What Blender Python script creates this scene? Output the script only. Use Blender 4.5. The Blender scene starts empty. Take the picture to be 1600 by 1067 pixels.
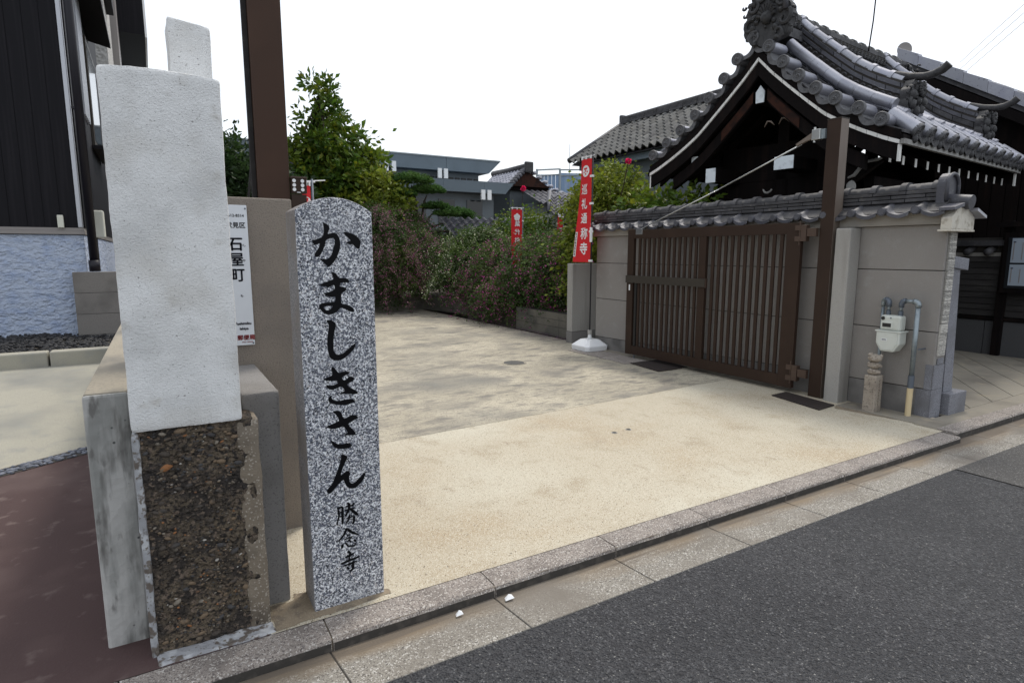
import bpy, bmesh, math, random
from mathutils import Vector, Matrix
random.seed(7)
R = math.radians
sc = bpy.context.scene
C = sc.collection

# ------------------------------------------------------------------ camera
cam = bpy.data.cameras.new('camera'); co = bpy.data.objects.new('camera', cam); C.objects.link(co)
co.location = (0, 0, 1.5)
co.rotation_euler = (R(90 - 8.43), 0, R(-30.65))
cam.sensor_width = 36; cam.lens = 36 * 935 / 1600
cam.clip_start = 0.05; cam.clip_end = 800
sc.camera = co

# ------------------------------------------------------------------ light: bright thin overcast
SUN_EL, SUN_AZ = 60, 52        # azimuth from +Y towards +X
w = bpy.data.worlds.new('World'); sc.world = w; w.use_nodes = True
nt = w.node_tree; nt.nodes.clear()
sky = nt.nodes.new('ShaderNodeTexSky'); sky.sky_type = 'NISHITA'; sky.sun_disc = False
sky.sun_elevation = R(SUN_EL); sky.sun_rotation = R(SUN_AZ)
sky.dust_density = 4; sky.air_density = 1.0
b1 = nt.nodes.new('ShaderNodeBackground'); b1.inputs[1].default_value = 0.05
b2 = nt.nodes.new('ShaderNodeBackground'); b2.inputs[0].default_value = (0.93, 0.965, 1, 1); b2.inputs[1].default_value = 0.74
ad = nt.nodes.new('ShaderNodeAddShader'); wo = nt.nodes.new('ShaderNodeOutputWorld')
nt.links.new(sky.outputs[0], b1.inputs[0]); nt.links.new(b1.outputs[0], ad.inputs[0]); nt.links.new(b2.outputs[0], ad.inputs[1]); nt.links.new(ad.outputs[0], wo.inputs[0])
sl = bpy.data.lights.new('sun', 'SUN'); sl.energy = 1.5; sl.angle = R(12); sl.color = (1, 0.95, 0.86)
so = bpy.data.objects.new('sun', sl); C.objects.link(so)
d = Vector((math.sin(R(SUN_AZ)) * math.cos(R(SUN_EL)), math.cos(R(SUN_AZ)) * math.cos(R(SUN_EL)), math.sin(R(SUN_EL))))
so.rotation_euler = d.to_track_quat('Z', 'Y').to_euler(); so.location = d * 50
vs = sc.view_settings; vs.view_transform = 'Standard'; vs.look = 'None'; vs.gamma = 1; vs.exposure = 0.30; vs.use_curve_mapping = False

# ------------------------------------------------------------------ materials
def mat(name, base, rough=.8, layers=(), bump=(), metal=0, spec=.5, island=0, emit=0):
    """layers: (type, scale, colour, lo, hi[, stretch]) mixes colour in where the texture rises from lo to hi"""
    m = bpy.data.materials.new(name); m.use_nodes = True
    t = m.node_tree; n = t.nodes; l = t.links
    bs = n['Principled BSDF']; bs.inputs['Roughness'].default_value = rough; bs.inputs['Metallic'].default_value = metal
    bs.inputs['Specular IOR Level'].default_value = spec
    if emit: bs.inputs['Emission Strength'].default_value = emit
    tc = n.new('ShaderNodeTexCoord'); cur = None
    geo = n.new('ShaderNodeNewGeometry')
    def coords(st):
        if st is None: return tc.outputs['Object']
        mp = n.new('ShaderNodeMapping'); mp.inputs['Scale'].default_value = st; l.new(tc.outputs['Object'], mp.inputs[0]); return mp.outputs[0]
    def tex(kind, s, st=None, det=4):
        if kind == 'v':
            x = n.new('ShaderNodeTexVoronoi'); x.inputs['Scale'].default_value = s; l.new(coords(st), x.inputs['Vector'])
            sp = n.new('ShaderNodeSeparateColor'); l.new(x.outputs['Color'], sp.inputs[0]); return sp.outputs[0]
        if kind == 'i':
            oi_ = n.new('ShaderNodeObjectInfo'); aa = n.new('ShaderNodeMath'); aa.operation = 'ADD'; ff = n.new('ShaderNodeMath'); ff.operation = 'FRACT'; mu = n.new('ShaderNodeMath'); mu.operation = 'MULTIPLY'; mu.inputs[1].default_value = s
            l.new(geo.outputs['Random Per Island'], mu.inputs[0]); l.new(mu.outputs[0], aa.inputs[0]); l.new(oi_.outputs['Random'], aa.inputs[1]); l.new(aa.outputs[0], ff.inputs[0]); return ff.outputs[0]
        if kind == 'y':
            sx_ = n.new('ShaderNodeSeparateXYZ'); l.new(tc.outputs['Object'], sx_.inputs[0]); nz = n.new('ShaderNodeTexNoise'); nz.inputs['Scale'].default_value = s; nz.inputs['Detail'].default_value = 5; l.new(coords(st), nz.inputs['Vector']); ma = n.new('ShaderNodeMath'); ma.operation = 'MULTIPLY_ADD'; ma.inputs[1].default_value = .22; l.new(nz.outputs['Fac'], ma.inputs[0]); l.new(sx_.outputs[1], ma.inputs[2]); return ma.outputs[0]
        if kind == 'd':
            x = n.new('ShaderNodeTexVoronoi'); x.inputs['Scale'].default_value = s; l.new(coords(st), x.inputs['Vector']); return x.outputs['Distance']
        x = n.new('ShaderNodeTexNoise'); x.inputs['Scale'].default_value = s; x.inputs['Detail'].default_value = det
        l.new(coords(st), x.inputs['Vector']); return x.outputs['Fac']
    rgb = n.new('ShaderNodeRGB'); rgb.outputs[0].default_value = (*base, 1); cur = rgb.outputs[0]
    for L in layers:
        kind, s, col, lo, hi = L[:5]; st = L[5] if len(L) > 5 else None
        mr = n.new('ShaderNodeMapRange'); mr.inputs[1].default_value = lo; mr.inputs[2].default_value = hi
        l.new(tex(kind, s, st), mr.inputs[0])
        mx = n.new('ShaderNodeMix'); mx.data_type = 'RGBA'; l.new(mr.outputs[0], mx.inputs[0]); l.new(cur, mx.inputs[6]); mx.inputs[7].default_value = (*col, 1)
        cur = mx.outputs[2]
    if island:
        hs = n.new('ShaderNodeHueSaturation'); mr = n.new('ShaderNodeMapRange'); mr.inputs[3].default_value = 1 - island; mr.inputs[4].default_value = 1 + island
        oi = n.new('ShaderNodeObjectInfo'); av = n.new('ShaderNodeMath'); av.operation = 'ADD'; fr = n.new('ShaderNodeMath'); fr.operation = 'FRACT'
        l.new(geo.outputs['Random Per Island'], av.inputs[0]); l.new(oi.outputs['Random'], av.inputs[1]); l.new(av.outputs[0], fr.inputs[0])
        l.new(fr.outputs[0], mr.inputs[0]); l.new(mr.outputs[0], hs.inputs['Value']); l.new(cur, hs.inputs['Color']); cur = hs.outputs[0]
    l.new(cur, bs.inputs['Base Color'])
    if emit: l.new(cur, bs.inputs['Emission Color'])
    prev = None
    for B in bump:
        kind, s, strength, dist = B[:4]; st = B[4] if len(B) > 4 else None
        bp = n.new('ShaderNodeBump'); bp.inputs['Strength'].default_value = strength; bp.inputs['Distance'].default_value = dist
        l.new(tex(kind, s, st, 6), bp.inputs['Height'])
        if prev: l.new(prev, bp.inputs['Normal'])
        prev = bp.outputs[0]
    if prev: l.new(prev, bs.inputs['Normal'])
    return m

M = {}
M['brown_patch'] = mat('brown_ground_patch', (.24,.19,.13), .9, [('n',14,(.15,.12,.09),.5,.66),('n',220,(.34,.29,.21),.55,.68)], [('n',120,.5,.004)])
M['asphalt'] = mat('asphalt', (.040,.041,.045), .72, [('n',1.2,(.055,.056,.06),.45,.66),('n',.5,(.027,.028,.032),.48,.66),('n',4,(.028,.029,.033),.6,.72),('v',95,(.012,.012,.014),.0,-.001),('v',130,(.11,.11,.115),.86,.9),('v',170,(.24,.235,.22),.986,.99),('n',.9,(.024,.025,.029),.55,.7,(1,.4,1)),('n',160,(.015,.015,.018),.52,.6),('n',48,(.022,.022,.025),.5,.62),('n',75,(.085,.085,.09),.64,.7)], [('d',90,1,.012),('n',60,.8,.01)])
M['asphalt2'] = mat('asphalt_patch', (.066,.063,.06), .8, [('n',.8,(.085,.08,.075),.45,.7),('v',150,(.17,.165,.16),.86,.9),('n',170,(.025,.025,.025),.54,.62)], [('d',120,.8,.005)])
M['sand'] = mat('washed_sand_concrete', (.48,.43,.33), .85, [('n',1.1,(.38,.29,.18),.5,.74),('n',.7,(.56,.53,.43),.48,.66),('n',3.2,(.35,.29,.20),.54,.75),('n',9,(.33,.275,.2),.6,.78,(1,.35,1)),('v',260,(.60,.56,.46),.72,.8),('v',280,(.28,.21,.13),.88,.93),('v',190,(.10,.08,.06),.985,.99),('n',330,(.29,.23,.155),.53,.66)], [('n',150,.5,.004),('d',130,.3,.003)])
M['oldconc'] = mat('weathered_washed_concrete', (.40,.36,.275), .85, [('n',1.6,(.50,.45,.345),.45,.62,(1,.7,1)),('n',1.7,(.22,.205,.175),.52,.72,(.9,1.2,1)),('n',.5,(.20,.195,.17),.54,.70),('n',3.2,(.17,.16,.14),.55,.70,(.7,1.5,1)),('n',9,(.20,.185,.16),.54,.72,(.6,1.7,1)),('n',24,(.21,.195,.165),.56,.72,(.5,1.5,1)),('v',140,(.15,.13,.11),.9,.94),('n',200,(.19,.17,.14),.55,.7)], [('n',130,.5,.004),('n',8,.25,.01)])
M['kerb'] = mat('kerb_stone', (.30,.265,.235), .85, [('n',6,(.2,.175,.155),.48,.65),('v',160,(.5,.47,.43),.8,.86),('v',190,(.1,.085,.08),.82,.88),('n',200,(.16,.135,.12),.5,.62)], [('n',140,.7,.004),('n',14,.4,.01)])
M['kerbface'] = mat('dark_kerb_face', (.045,.04,.035), .95, [('n',20,(.08,.07,.06),.5,.7)], [('n',80,.6,.004)])
M['gutter'] = mat('gutter_concrete', (.27,.25,.215), .85, [('n',3,(.2,.18,.15),.48,.66),('v',170,(.5,.48,.44),.82,.88),('v',190,(.09,.08,.07),.86,.9),('n',220,(.15,.135,.115),.5,.62),('y',3,(.20,.155,.105),2.19,2.30,(1,3,1)),('y',5,(.13,.105,.08),2.25,2.30,(.4,8,1)),('n',2.2,(.17,.15,.125),.52,.7)], [('n',130,.8,.004)])
M['silt'] = mat('gutter_silt', (.23,.165,.11), .9, [('n',2.5,(.36,.25,.12),.5,.68,(1,6,1)),('n',9,(.13,.11,.09),.52,.66,(.5,9,1)),('n',180,(.13,.1,.07),.52,.64)], [('n',60,.5,.004)])
M['granite'] = mat('granite_polished', (.80,.81,.83), .45, [('v',185,(.42,.43,.46),.45,.5),('n',85,(.70,.66,.64),.6,.66),('v',200,(.03,.034,.045),.80,.83),('n',118,(.11,.12,.155),.53,.57),('n',170,(.018,.02,.028),.585,.615),('n',2.2,(.30,.31,.34),.56,.80)], [('n',200,.1,.001)])
M['granite_side'] = mat('granite_dark_side', (.30,.29,.29), .6, [('v',190,(.17,.17,.18),.5,.6),('n',120,(.11,.11,.13),.56,.64),('n',3,(.20,.17,.145),.46,.66)], [('n',160,.3,.002)])
M['granite_dark'] = mat('granite_rough', (.22,.225,.25), .75, [('v',330,(.34,.345,.37),.75,.8),('v',360,(.09,.09,.11),.78,.82),('n',210,(.14,.14,.16),.52,.6),('n',3,(.14,.14,.15),.5,.7)], [('n',150,.4,.002)])
M['ink'] = mat('black_paint', (.004,.004,.005), .5, spec=.12)
M['plaster'] = mat('rough_white_plaster', (.80,.80,.79), .92, [('n',5,(.64,.64,.63),.45,.7),('n',2.6,(.60,.58,.54),.54,.7),('n',12,(.58,.56,.52),.64,.82),('n',110,(.30,.29,.28),.66,.71),('n',190,(.46,.45,.43),.64,.70)], [('n',130,.7,.005),('n',260,.6,.003),('n',6,.4,.02)])
M['skim'] = mat('peeling_skim_coat', (.30,.305,.32), .85, [('n',14,(.46,.47,.48),.46,.6),('n',22,(.12,.10,.085),.53,.60),('n',60,(.16,.14,.12),.58,.64)], [('n',60,.6,.006)])
M['rubble'] = mat('exposed_aggregate', (.13,.10,.068), .95, [('n',9,(.035,.028,.024),.45,.62),('n',5,(.13,.1,.072),.56,.72),('v',85,(.16,.12,.09),.82,.86),('n',60,(.03,.024,.02),.5,.6),('n',3,(.028,.025,.024),.56,.66)], [('n',45,1,.03),('n',14,.9,.05),('d',75,.8,.012)])
M['rubble_side'] = mat('bare_render_edge', (.19,.155,.115), .9, [('n',7,(.10,.08,.06),.5,.66),('n',3,(.26,.22,.17),.52,.7),('v',180,(.34,.3,.25),.88,.92)], [('n',120,.8,.005),('n',12,.5,.02)])
M['pebble'] = mat('pebbles', (.13,.10,.07), .8, [('i',1,(.055,.052,.052),.3,.31),('i',7,(.17,.12,.075),.6,.61),('i',13,(.22,.19,.15),.86,.87),('i',29,(.28,.12,.045),.94,.945),('i',37,(.45,.42,.38),.97,.975),('n',10,(.06,.048,.038),.5,.6)], [('n',120,.9,.004)])
M['conc'] = mat('grey_render', (.235,.225,.215), .9, [('n',4,(.17,.16,.15),.5,.68),('n',150,(.13,.125,.12),.58,.68)], [('n',160,.9,.005)])
M['concbrown'] = mat('brown_grey_render', (.25,.215,.18), .9, [('n',2.2,(.19,.165,.145),.5,.68),('n',150,(.15,.13,.11),.56,.68)], [('n',150,1,.006)])
M['concmoss'] = mat('stained_bare_concrete', (.45,.44,.42), .85, [('n',5,(.27,.27,.255),.44,.58,(2.5,2.5,.5)),('n',7,(.11,.105,.095),.54,.68,(2.6,2.6,.45)),('n',16,(.16,.155,.145),.60,.7,(1.5,1.5,.5)),('d',16,(.05,.05,.05),.1,.04)], [('n',60,.5,.004),('d',20,.4,.01)])
M['conctop'] = mat('stained_concrete_top', (.33,.29,.225), .85, [('n',5,(.17,.16,.14),.45,.68,(1,.4,1)),('n',90,(.24,.22,.18),.5,.66)], [('n',60,.5,.004)])
M['pad'] = mat('smooth_concrete_pad', (.37,.35,.285), .8, [('n',1.3,(.22,.22,.2),.48,.72),('n',6,(.28,.28,.25),.55,.75),('n',150,(.26,.25,.22),.5,.7)], [('n',80,.3,.003)])
M['redpave'] = mat('oxide_red_concrete', (.066,.036,.034), .85, [('n',3,(.095,.058,.053),.56,.8),('n',1,(.055,.03,.028),.5,.7),('n',120,(.07,.045,.04),.55,.7),('n',9,(.14,.10,.09),.60,.74),('n',.8,(.10,.065,.06),.52,.62)], [('n',90,.4,.003)])
M['soil'] = mat('soil', (.10,.085,.065), 1, [('n',4,(.06,.05,.04),.5,.7)], [('n',20,.6,.02)])
M['blackgravel'] = mat('black_gravel', (.02,.02,.022), .7, [], [('n',60,.5,.01)], island=.5)
M['bluepebble'] = mat('blue_grey_pebbles', (.13,.14,.17), .6, [], [], island=.5)
M['stucco'] = mat('pale_blue_stucco', (.44,.50,.62), .85, [('n',7,(.33,.40,.56),.45,.7,(1,1,1.5))], [('n',11,1,.06,(1,1,1.5)),('n',26,.7,.03,(1,1,1.3))])
M['siding'] = mat('dark_metal_siding', (.008,.0075,.010), .6, [('n',30,(.012,.011,.014),.5,.6,(1,1,.02))], [('n',60,.15,.004,(1,1,.02))], spec=.15)
M['silver'] = mat('silver_trim', (.45,.46,.49), .35, metal=.6)
M['flash'] = mat('grey_brown_flashing', (.24,.22,.21), .5)
M['pipeblack'] = mat('black_downpipe', (.010,.009,.014), .4, spec=.3)
M['cream'] = mat('cream_plastic', (.60,.60,.52), .5)
M['whitebrick'] = mat('pale_textured_cladding', (.47,.46,.44), .85, [('n',20,(.33,.32,.3),.5,.7)], [('d',12,.8,.03)])
M['block'] = mat('concrete_block_brown', (.20,.185,.17), .9, [('n',3,(.14,.13,.12),.5,.68),('n',120,(.13,.12,.11),.56,.68)], [('n',120,.7,.004)])
M['planter'] = mat('planter_block', (.17,.155,.125), .9, [('n',3,(.10,.095,.08),.46,.68),('n',1,(.08,.08,.07),.5,.7)], [('n',60,.7,.006)])
M['panel'] = mat('wall_panel', (.275,.255,.235), .85, [('n',1.3,(.23,.21,.195),.48,.7),('n',9,(.30,.285,.265),.55,.75),('n',180,(.21,.195,.18),.52,.66)], [('n',170,.5,.003)])
M['panelbase'] = mat('wall_base_course', (.215,.205,.195), .85, [('n',2.5,(.11,.105,.10),.46,.66),('n',180,(.16,.15,.14),.52,.66)], [('n',150,.5,.003)])
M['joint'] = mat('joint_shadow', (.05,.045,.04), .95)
M['pilaster'] = mat('pilaster_render', (.36,.345,.32), .85, [('n',3,(.27,.255,.235),.5,.7,(2.5,2.5,.35)),('n',180,(.28,.265,.245),.52,.66)], [('n',170,.5,.003)])
M['band'] = mat('plaster_band', (.31,.285,.25), .8, [('n',5,(.22,.2,.175),.5,.75,(1,.4,1))], [('n',60,.3,.003)])
M['whiteplaster'] = mat('flaking_white_plaster', (.62,.58,.50), .8, [('n',14,(.40,.36,.29),.52,.66)], [('n',18,.8,.02)])
M['ledge'] = mat('stacked_slate_strip', (.50,.48,.44), .8, [('n',30,(.22,.21,.19),.48,.6,(1,1,6))], [('n',40,.8,.01,(1,1,5))], island=.3)
M['bronze_red'] = mat('red_brown_steel', (.050,.025,.015), .55, [('n',3,(.060,.030,.018),.5,.7)], spec=.25)
M['bronze'] = mat('bronze_aluminium', (.034,.0195,.013), .55, [('n',3,(.042,.024,.016),.5,.7)], spec=.25)
M['bronze_side'] = mat('tan_bronze', (.17,.135,.11), .6, [('n',5,(.12,.09,.07),.5,.7,(1,1,.2))])
M['bronze_l'] = mat('bronze_lock_rail', (.045,.038,.03), .5, spec=.3)
M['hinge'] = mat('bronze_hinge', (.085,.055,.04), .5, metal=.3)
M['steel'] = mat('stainless_steel', (.55,.55,.53), .28, metal=.95)
M['zinc'] = mat('galvanised_pipe', (.27,.31,.33), .4, [('n',12,(.19,.22,.24),.5,.65),('n',40,(.40,.43,.45),.62,.7)], metal=.6)
M['zincdark'] = mat('pipe_coupling', (.12,.14,.17), .5, metal=.4)
M['pvc'] = mat('cream_pipe_sleeve', (.62,.50,.30), .6, [('n',6,(.52,.40,.23),.5,.7)])
M['meter'] = mat('meter_enamel', (.60,.62,.57), .4, [('n',6,(.52,.54,.49),.52,.7)])
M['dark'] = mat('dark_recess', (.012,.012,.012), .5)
M['glass'] = mat('dark_glass', (.02,.022,.025), .08)
M['white'] = mat('white_plastic', (.78,.79,.80), .45)
M['whitepaint'] = mat('white_painted_wood', (.74,.73,.70), .7, [('n',6,(.55,.54,.50),.52,.75)], [('n',30,.3,.003)])
M['beamend'] = mat('whitened_beam_end', (.72,.78,.82), .8, [('n',9,(.50,.54,.58),.55,.72)])
M['greytrim'] = mat('greyed_eave_board', (.30,.295,.28), .75, [('n',8,(.2,.19,.18),.5,.7)])
M['red'] = mat('red_banner_cloth', (.62,.012,.018), .75)
M['clothwhite'] = mat('white_banner_print', (.82,.80,.80), .7)
M['clothblack'] = mat('black_banner_print', (.02,.02,.02), .7)
M['signwhite'] = mat('enamel_sign_white', (.70,.73,.77), .25, [('n',3,(.62,.65,.69),.5,.7)])
M['signink'] = mat('navy_sign_print', (.012,.013,.03), .35)
M['signred'] = mat('red_sign_print', (.50,.02,.02), .35)
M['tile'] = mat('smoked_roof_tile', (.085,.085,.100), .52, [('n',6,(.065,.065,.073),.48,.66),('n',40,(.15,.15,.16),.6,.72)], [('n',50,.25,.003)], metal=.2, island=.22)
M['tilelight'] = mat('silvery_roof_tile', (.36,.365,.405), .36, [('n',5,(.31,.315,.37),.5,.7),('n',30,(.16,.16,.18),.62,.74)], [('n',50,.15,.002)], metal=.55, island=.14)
M['tiledull'] = mat('weathered_roof_tile', (.062,.060,.064), .65, [('n',7,(.033,.032,.035),.48,.64),('n',15,(.14,.13,.12),.62,.74)], [('n',60,.5,.004)], island=.3)
M['tileold'] = mat('lichened_roof_tile', (.11,.11,.105), .75, [('n',4,(.07,.07,.07),.46,.62),('n',9,(.17,.16,.135),.6,.72)], [('n',40,.5,.006)], island=.35)
M['disc'] = mat('round_tile_end', (.125,.125,.132), .6, [('n',20,(.08,.08,.085),.5,.66)], [('n',60,.4,.004)])
M['oni'] = mat('carved_ridge_ornament', (.045,.044,.046), .65, [('n',12,(.026,.026,.027),.5,.65),('n',25,(.08,.078,.075),.62,.74)], [('n',60,.6,.006)], metal=.1)
M['wood'] = mat('dark_aged_timber', (.0055,.004,.004), .8, [('n',9,(.013,.008,.007),.5,.7,(1,1,.1))], [('n',30,.3,.004)], spec=.12)
M['woodred'] = mat('red_brown_timber', (.04,.014,.008), .75, [('n',7,(.018,.008,.006),.45,.6)], spec=.2)
M['boards'] = mat('dark_vertical_boarding', (.008,.0055,.005), .85, [('n',9,(.018,.010,.008),.58,.75,(1,1,.1))], [('n',30,.4,.005)], spec=.12, island=.25)
M['fenceboard'] = mat('grey_weathered_boards', (.040,.037,.036), .85, [('n',12,(.06,.056,.053),.5,.7,(1,.2,1))], [('n',30,.4,.005)], spec=.2, island=.3)
M['fencestone'] = mat('fence_footing_stone', (.075,.075,.078), .85, [('n',120,(.04,.04,.042),.5,.66)], [('n',90,.4,.003)])
M['paving'] = mat('paving_slabs', (.26,.235,.19), .85, [('n',2,(.18,.16,.13),.48,.7),('n',6,(.31,.27,.2),.56,.72),('n',150,(.18,.16,.13),.54,.7)], [('n',90,.4,.003)], island=.1)
M['matrubber'] = mat('dark_floor_plate', (.022,.015,.013), .7, [('n',40,(.035,.022,.017),.55,.7)], [('n',90,.6,.004)])
M['iron'] = mat('cast_iron_cover', (.05,.05,.048), .7, [('n',20,(.085,.08,.07),.5,.7)], [('d',60,.6,.006)])
M['pstone'] = mat('lichened_sandstone', (.36,.31,.255), .92, [('n',8,(.26,.22,.18),.48,.64),('n',55,(.17,.145,.12),.56,.66)], [('n',70,1,.01)])
M['modern'] = mat('blue_grey_metal_fascia', (.15,.19,.225), .6, [('n',1,(.13,.165,.195),.5,.7)])
M['moderndark'] = mat('grey_recessed_wall', (.12,.14,.155), .7)
M['fin'] = mat('white_fin', (.85,.86,.86), .5)
M['blueglass'] = mat('blue_corrugated_screen', (.17,.26,.40), .35, [('n',3,(.26,.34,.46),.5,.7,(1,1,.15))])
M['frame'] = mat('grey_steel_frame', (.30,.34,.36), .5)
M['cream_wall'] = mat('white_house_wall', (.55,.55,.52), .8)
M['bark'] = mat('bark', (.07,.055,.04), .9, [('n',12,(.04,.03,.022),.5,.7,(1,1,.2))], [('n',30,.8,.02)])
def leafmat(name, c1, c2, c3=None, lo=.52, hi=.6):
    ls = [('n',1.4,c2,.46,.62)]
    if c3: ls.append(('n',5,c3,lo,hi))
    m = mat(name, c1, .5, ls, island=.42)
    bs = m.node_tree.nodes['Principled BSDF']
    bs.inputs['Specular IOR Level'].default_value = .35
    # a share of light goes through a leaf
    t = m.node_tree; tr = t.nodes.new('ShaderNodeBsdfTranslucent'); mx = t.nodes.new('ShaderNodeMixShader'); mx.inputs[0].default_value = .3
    src = bs.inputs['Base Color'].links[0].from_socket
    t.links.new(src, tr.inputs[0]); out = t.nodes['Material Output']
    t.links.new(bs.outputs[0], mx.inputs[1]); t.links.new(tr.outputs[0], mx.inputs[2]); t.links.new(mx.outputs[0], out.inputs[0])
    return m
M['leaf'] = leafmat('tree_leaves', (.065,.13,.016), (.13,.19,.018), (.23,.25,.02), .56, .64)
M['leafdark'] = leafmat('dark_leaves', (.028,.055,.018), (.045,.085,.022))
M['leafbush'] = leafmat('bush_clover_leaves', (.055,.105,.024), (.11,.17,.034), (.13,.085,.07), .60, .68)
M['leafyel'] = leafmat('yellow_green_leaves', (.15,.20,.022), (.21,.25,.025), (.27,.26,.03), .58, .66)
M['needle'] = leafmat('pine_needles', (.07,.15,.035), (.11,.20,.045))
M['flower'] = leafmat('pink_flowers', (.40,.15,.25), (.33,.08,.20), (.46,.23,.29))
M['flowerdeep'] = leafmat('magenta_flowers', (.40,.05,.24), (.5,.09,.32))
M['flowerwhite'] = leafmat('white_flowers', (.72,.74,.55), (.62,.68,.42))
M['rose'] = leafmat('rose_petals', (.8,.03,.16), (.72,.02,.12))
M['petal'] = leafmat('fallen_petal', (.16,.08,.15), (.22,.10,.18))
M['plume'] = mat('pampas_plume', (.5,.42,.3), .9)

# ------------------------------------------------------------------ mesh helpers
class MB:
    def __init__(s): s.v = []; s.f = []
    def add(s, vs, fs):
        o = len(s.v); s.v += [tuple(p) for p in vs]; s.f += [tuple(i + o for i in f) for f in fs]; return s
    def box(s, x0, x1, y0, y1, z0, z1):
        return s.add([(x0,y0,z0),(x1,y0,z0),(x1,y1,z0),(x0,y1,z0),(x0,y0,z1),(x1,y0,z1),(x1,y1,z1),(x0,y1,z1)],
                     [(0,3,2,1),(4,5,6,7),(0,1,5,4),(1,2,6,5),(2,3,7,6),(3,0,4,7)])
    def hexa(s, b, t):
        return s.add(list(b) + list(t), [(3,2,1,0),(4,5,6,7),(0,1,5,4),(1,2,6,5),(2,3,7,6),(3,0,4,7)])
    def prism(s, pts, vec):
        n = len(pts); vec = Vector(vec); a = [Vector(p) for p in pts]
        return s.add(a + [p + vec for p in a], [tuple(range(n))[::-1], tuple(range(n, 2*n))] + [(i,(i+1)%n,(i+1)%n+n,i+n) for i in range(n)])
    def tube(s, pts, rad, n=10, cap=True, sx=1.0, sy=1.0):
        pts = [Vector(p) for p in pts]; m = len(pts)
        rad = [rad]*m if not hasattr(rad, '__len__') else rad
        o = len(s.v); up = None
        for i, p in enumerate(pts):
            t = (pts[min(i+1,m-1)] - pts[max(i-1,0)]).normalized()
            if up is None: up = Vector((0,0,1)) if abs(t.z) < .95 else Vector((1,0,0))
            a = t.cross(up).normalized(); b = a.cross(t).normalized(); up = b
            for k in range(n):
                q = 2*math.pi*k/n; s.v.append(tuple(p + rad[i]*(a*math.cos(q)*sx + b*math.sin(q)*sy)))
        for i in range(m-1):
            for k in range(n):
                s.f.append((o+i*n+k, o+(i+1)*n+k, o+(i+1)*n+(k+1)%n, o+i*n+(k+1)%n))
        if cap:
            s.f.append(tuple(o+k for k in range(n))); s.f.append(tuple(o+(m-1)*n+k for k in range(n))[::-1])
        return s
    def cyl(s, p0, p1, r0, r1=None, n=16): return s.tube([p0, p1], [r0, r0 if r1 is None else r1], n)
    def ball(s, c, r, sub=1, jit=0, rot=None):
        bm = bmesh.new(); bmesh.ops.create_icosphere(bm, subdivisions=sub, radius=1)
        rr = Vector(r) if hasattr(r, '__len__') else Vector((r,r,r)); c = Vector(c)
        o = len(s.v)
        for v in bm.verts:
            k = 1 + random.uniform(-jit, jit); q = Vector((v.co.x*rr.x, v.co.y*rr.y, v.co.z*rr.z))*k
            if rot: q = rot @ q
            s.v.append(tuple(c+q))
        for f in bm.faces: s.f.append(tuple(o+v.index for v in f.verts))
        bm.free(); return s
    def grid(s, P, flip=False):
        """P[i][j] points -> sheet"""
        o = len(s.v); a = len(P); b = len(P[0])
        for r_ in P:
            for p in r_: s.v.append(tuple(p))
        for i in range(a-1):
            for j in range(b-1):
                f = (o+i*b+j, o+i*b+j+1, o+(i+1)*b+j+1, o+(i+1)*b+j); s.f.append(f[::-1] if flip else f)
        return s
    def xf(s, fn): s.v = [tuple(fn(Vector(p))) for p in s.v]; return s

W = {}       # world-space origin of each built object
def mesh_of(mb, name, m, smooth=False, org=(0,0,0)):
    me = bpy.data.meshes.new(name)
    ox, oy, oz = org
    me.from_pydata([(x-ox, y-oy, z-oz) for x, y, z in mb.v], [], mb.f)
    me.materials.append(m)
    if smooth: me.polygons.foreach_set('use_smooth', [True]*len(me.polygons))
    me.update(); return me
def part(mb, name, m, parent=None, smooth=False, bevel=0, kind=None, label=None, sharp=False):
    org = W.get(parent.name, (0,0,0)) if parent else (0,0,0)
    me = mesh_of(mb, name, m, smooth, org)
    if smooth and sharp: 
        me.set_sharp_from_angle(angle=R(38))
    o = bpy.data.objects.new(name, me); C.objects.link(o)
    if parent: o.parent = parent; W[o.name] = org
    else: W[o.name] = (0,0,0)
    if bevel:
        b = o.modifiers.new('bevel', 'BEVEL'); b.width = bevel; b.segments = 2; b.limit_method = 'ANGLE'
    if kind: o['kind'] = kind
    if label: o['label'] = label
    return o
def inst(me, name, parent, loc, rot=(0,0,0), scale=(1,1,1)):
    """a repeated part that shares its mesh; loc is in world space of the parent's origin frame"""
    o = bpy.data.objects.new(name, me); C.objects.link(o)
    org = W.get(parent.name, (0,0,0)) if parent else (0,0,0)
    o.parent = parent; o.location = (loc[0]-org[0], loc[1]-org[1], loc[2]-org[2]); o.rotation_euler = rot; o.scale = scale
    W[o.name] = tuple(loc); return o
def thing(name, label, cat, loc=(0,0,0), group=None, rotz=0):
    o = bpy.data.objects.new(name, None); C.objects.link(o); o.location = loc; o.rotation_euler = (0,0,rotz); o.empty_display_size = .1
    W[o.name] = tuple(loc) if not rotz else (0,0,0)
    o['label'] = label; o['category'] = cat
    if group: o['group'] = group
    return o
def tag(o, label, cat, group=None):
    o['label'] = label; o['category'] = cat
    if group: o['group'] = group
    return o
def struct(name):
    o = bpy.data.objects.new(name, None); C.objects.link(o); o['kind'] = 'structure'; W[o.name] = (0,0,0); o.empty_display_size = .1; return o
def rebase(o, loc):
    """move a single-mesh thing's origin to its base"""
    o.data.transform(Matrix.Translation(-Vector(loc))); o.location = loc; W[o.name] = tuple(loc); return o
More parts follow.
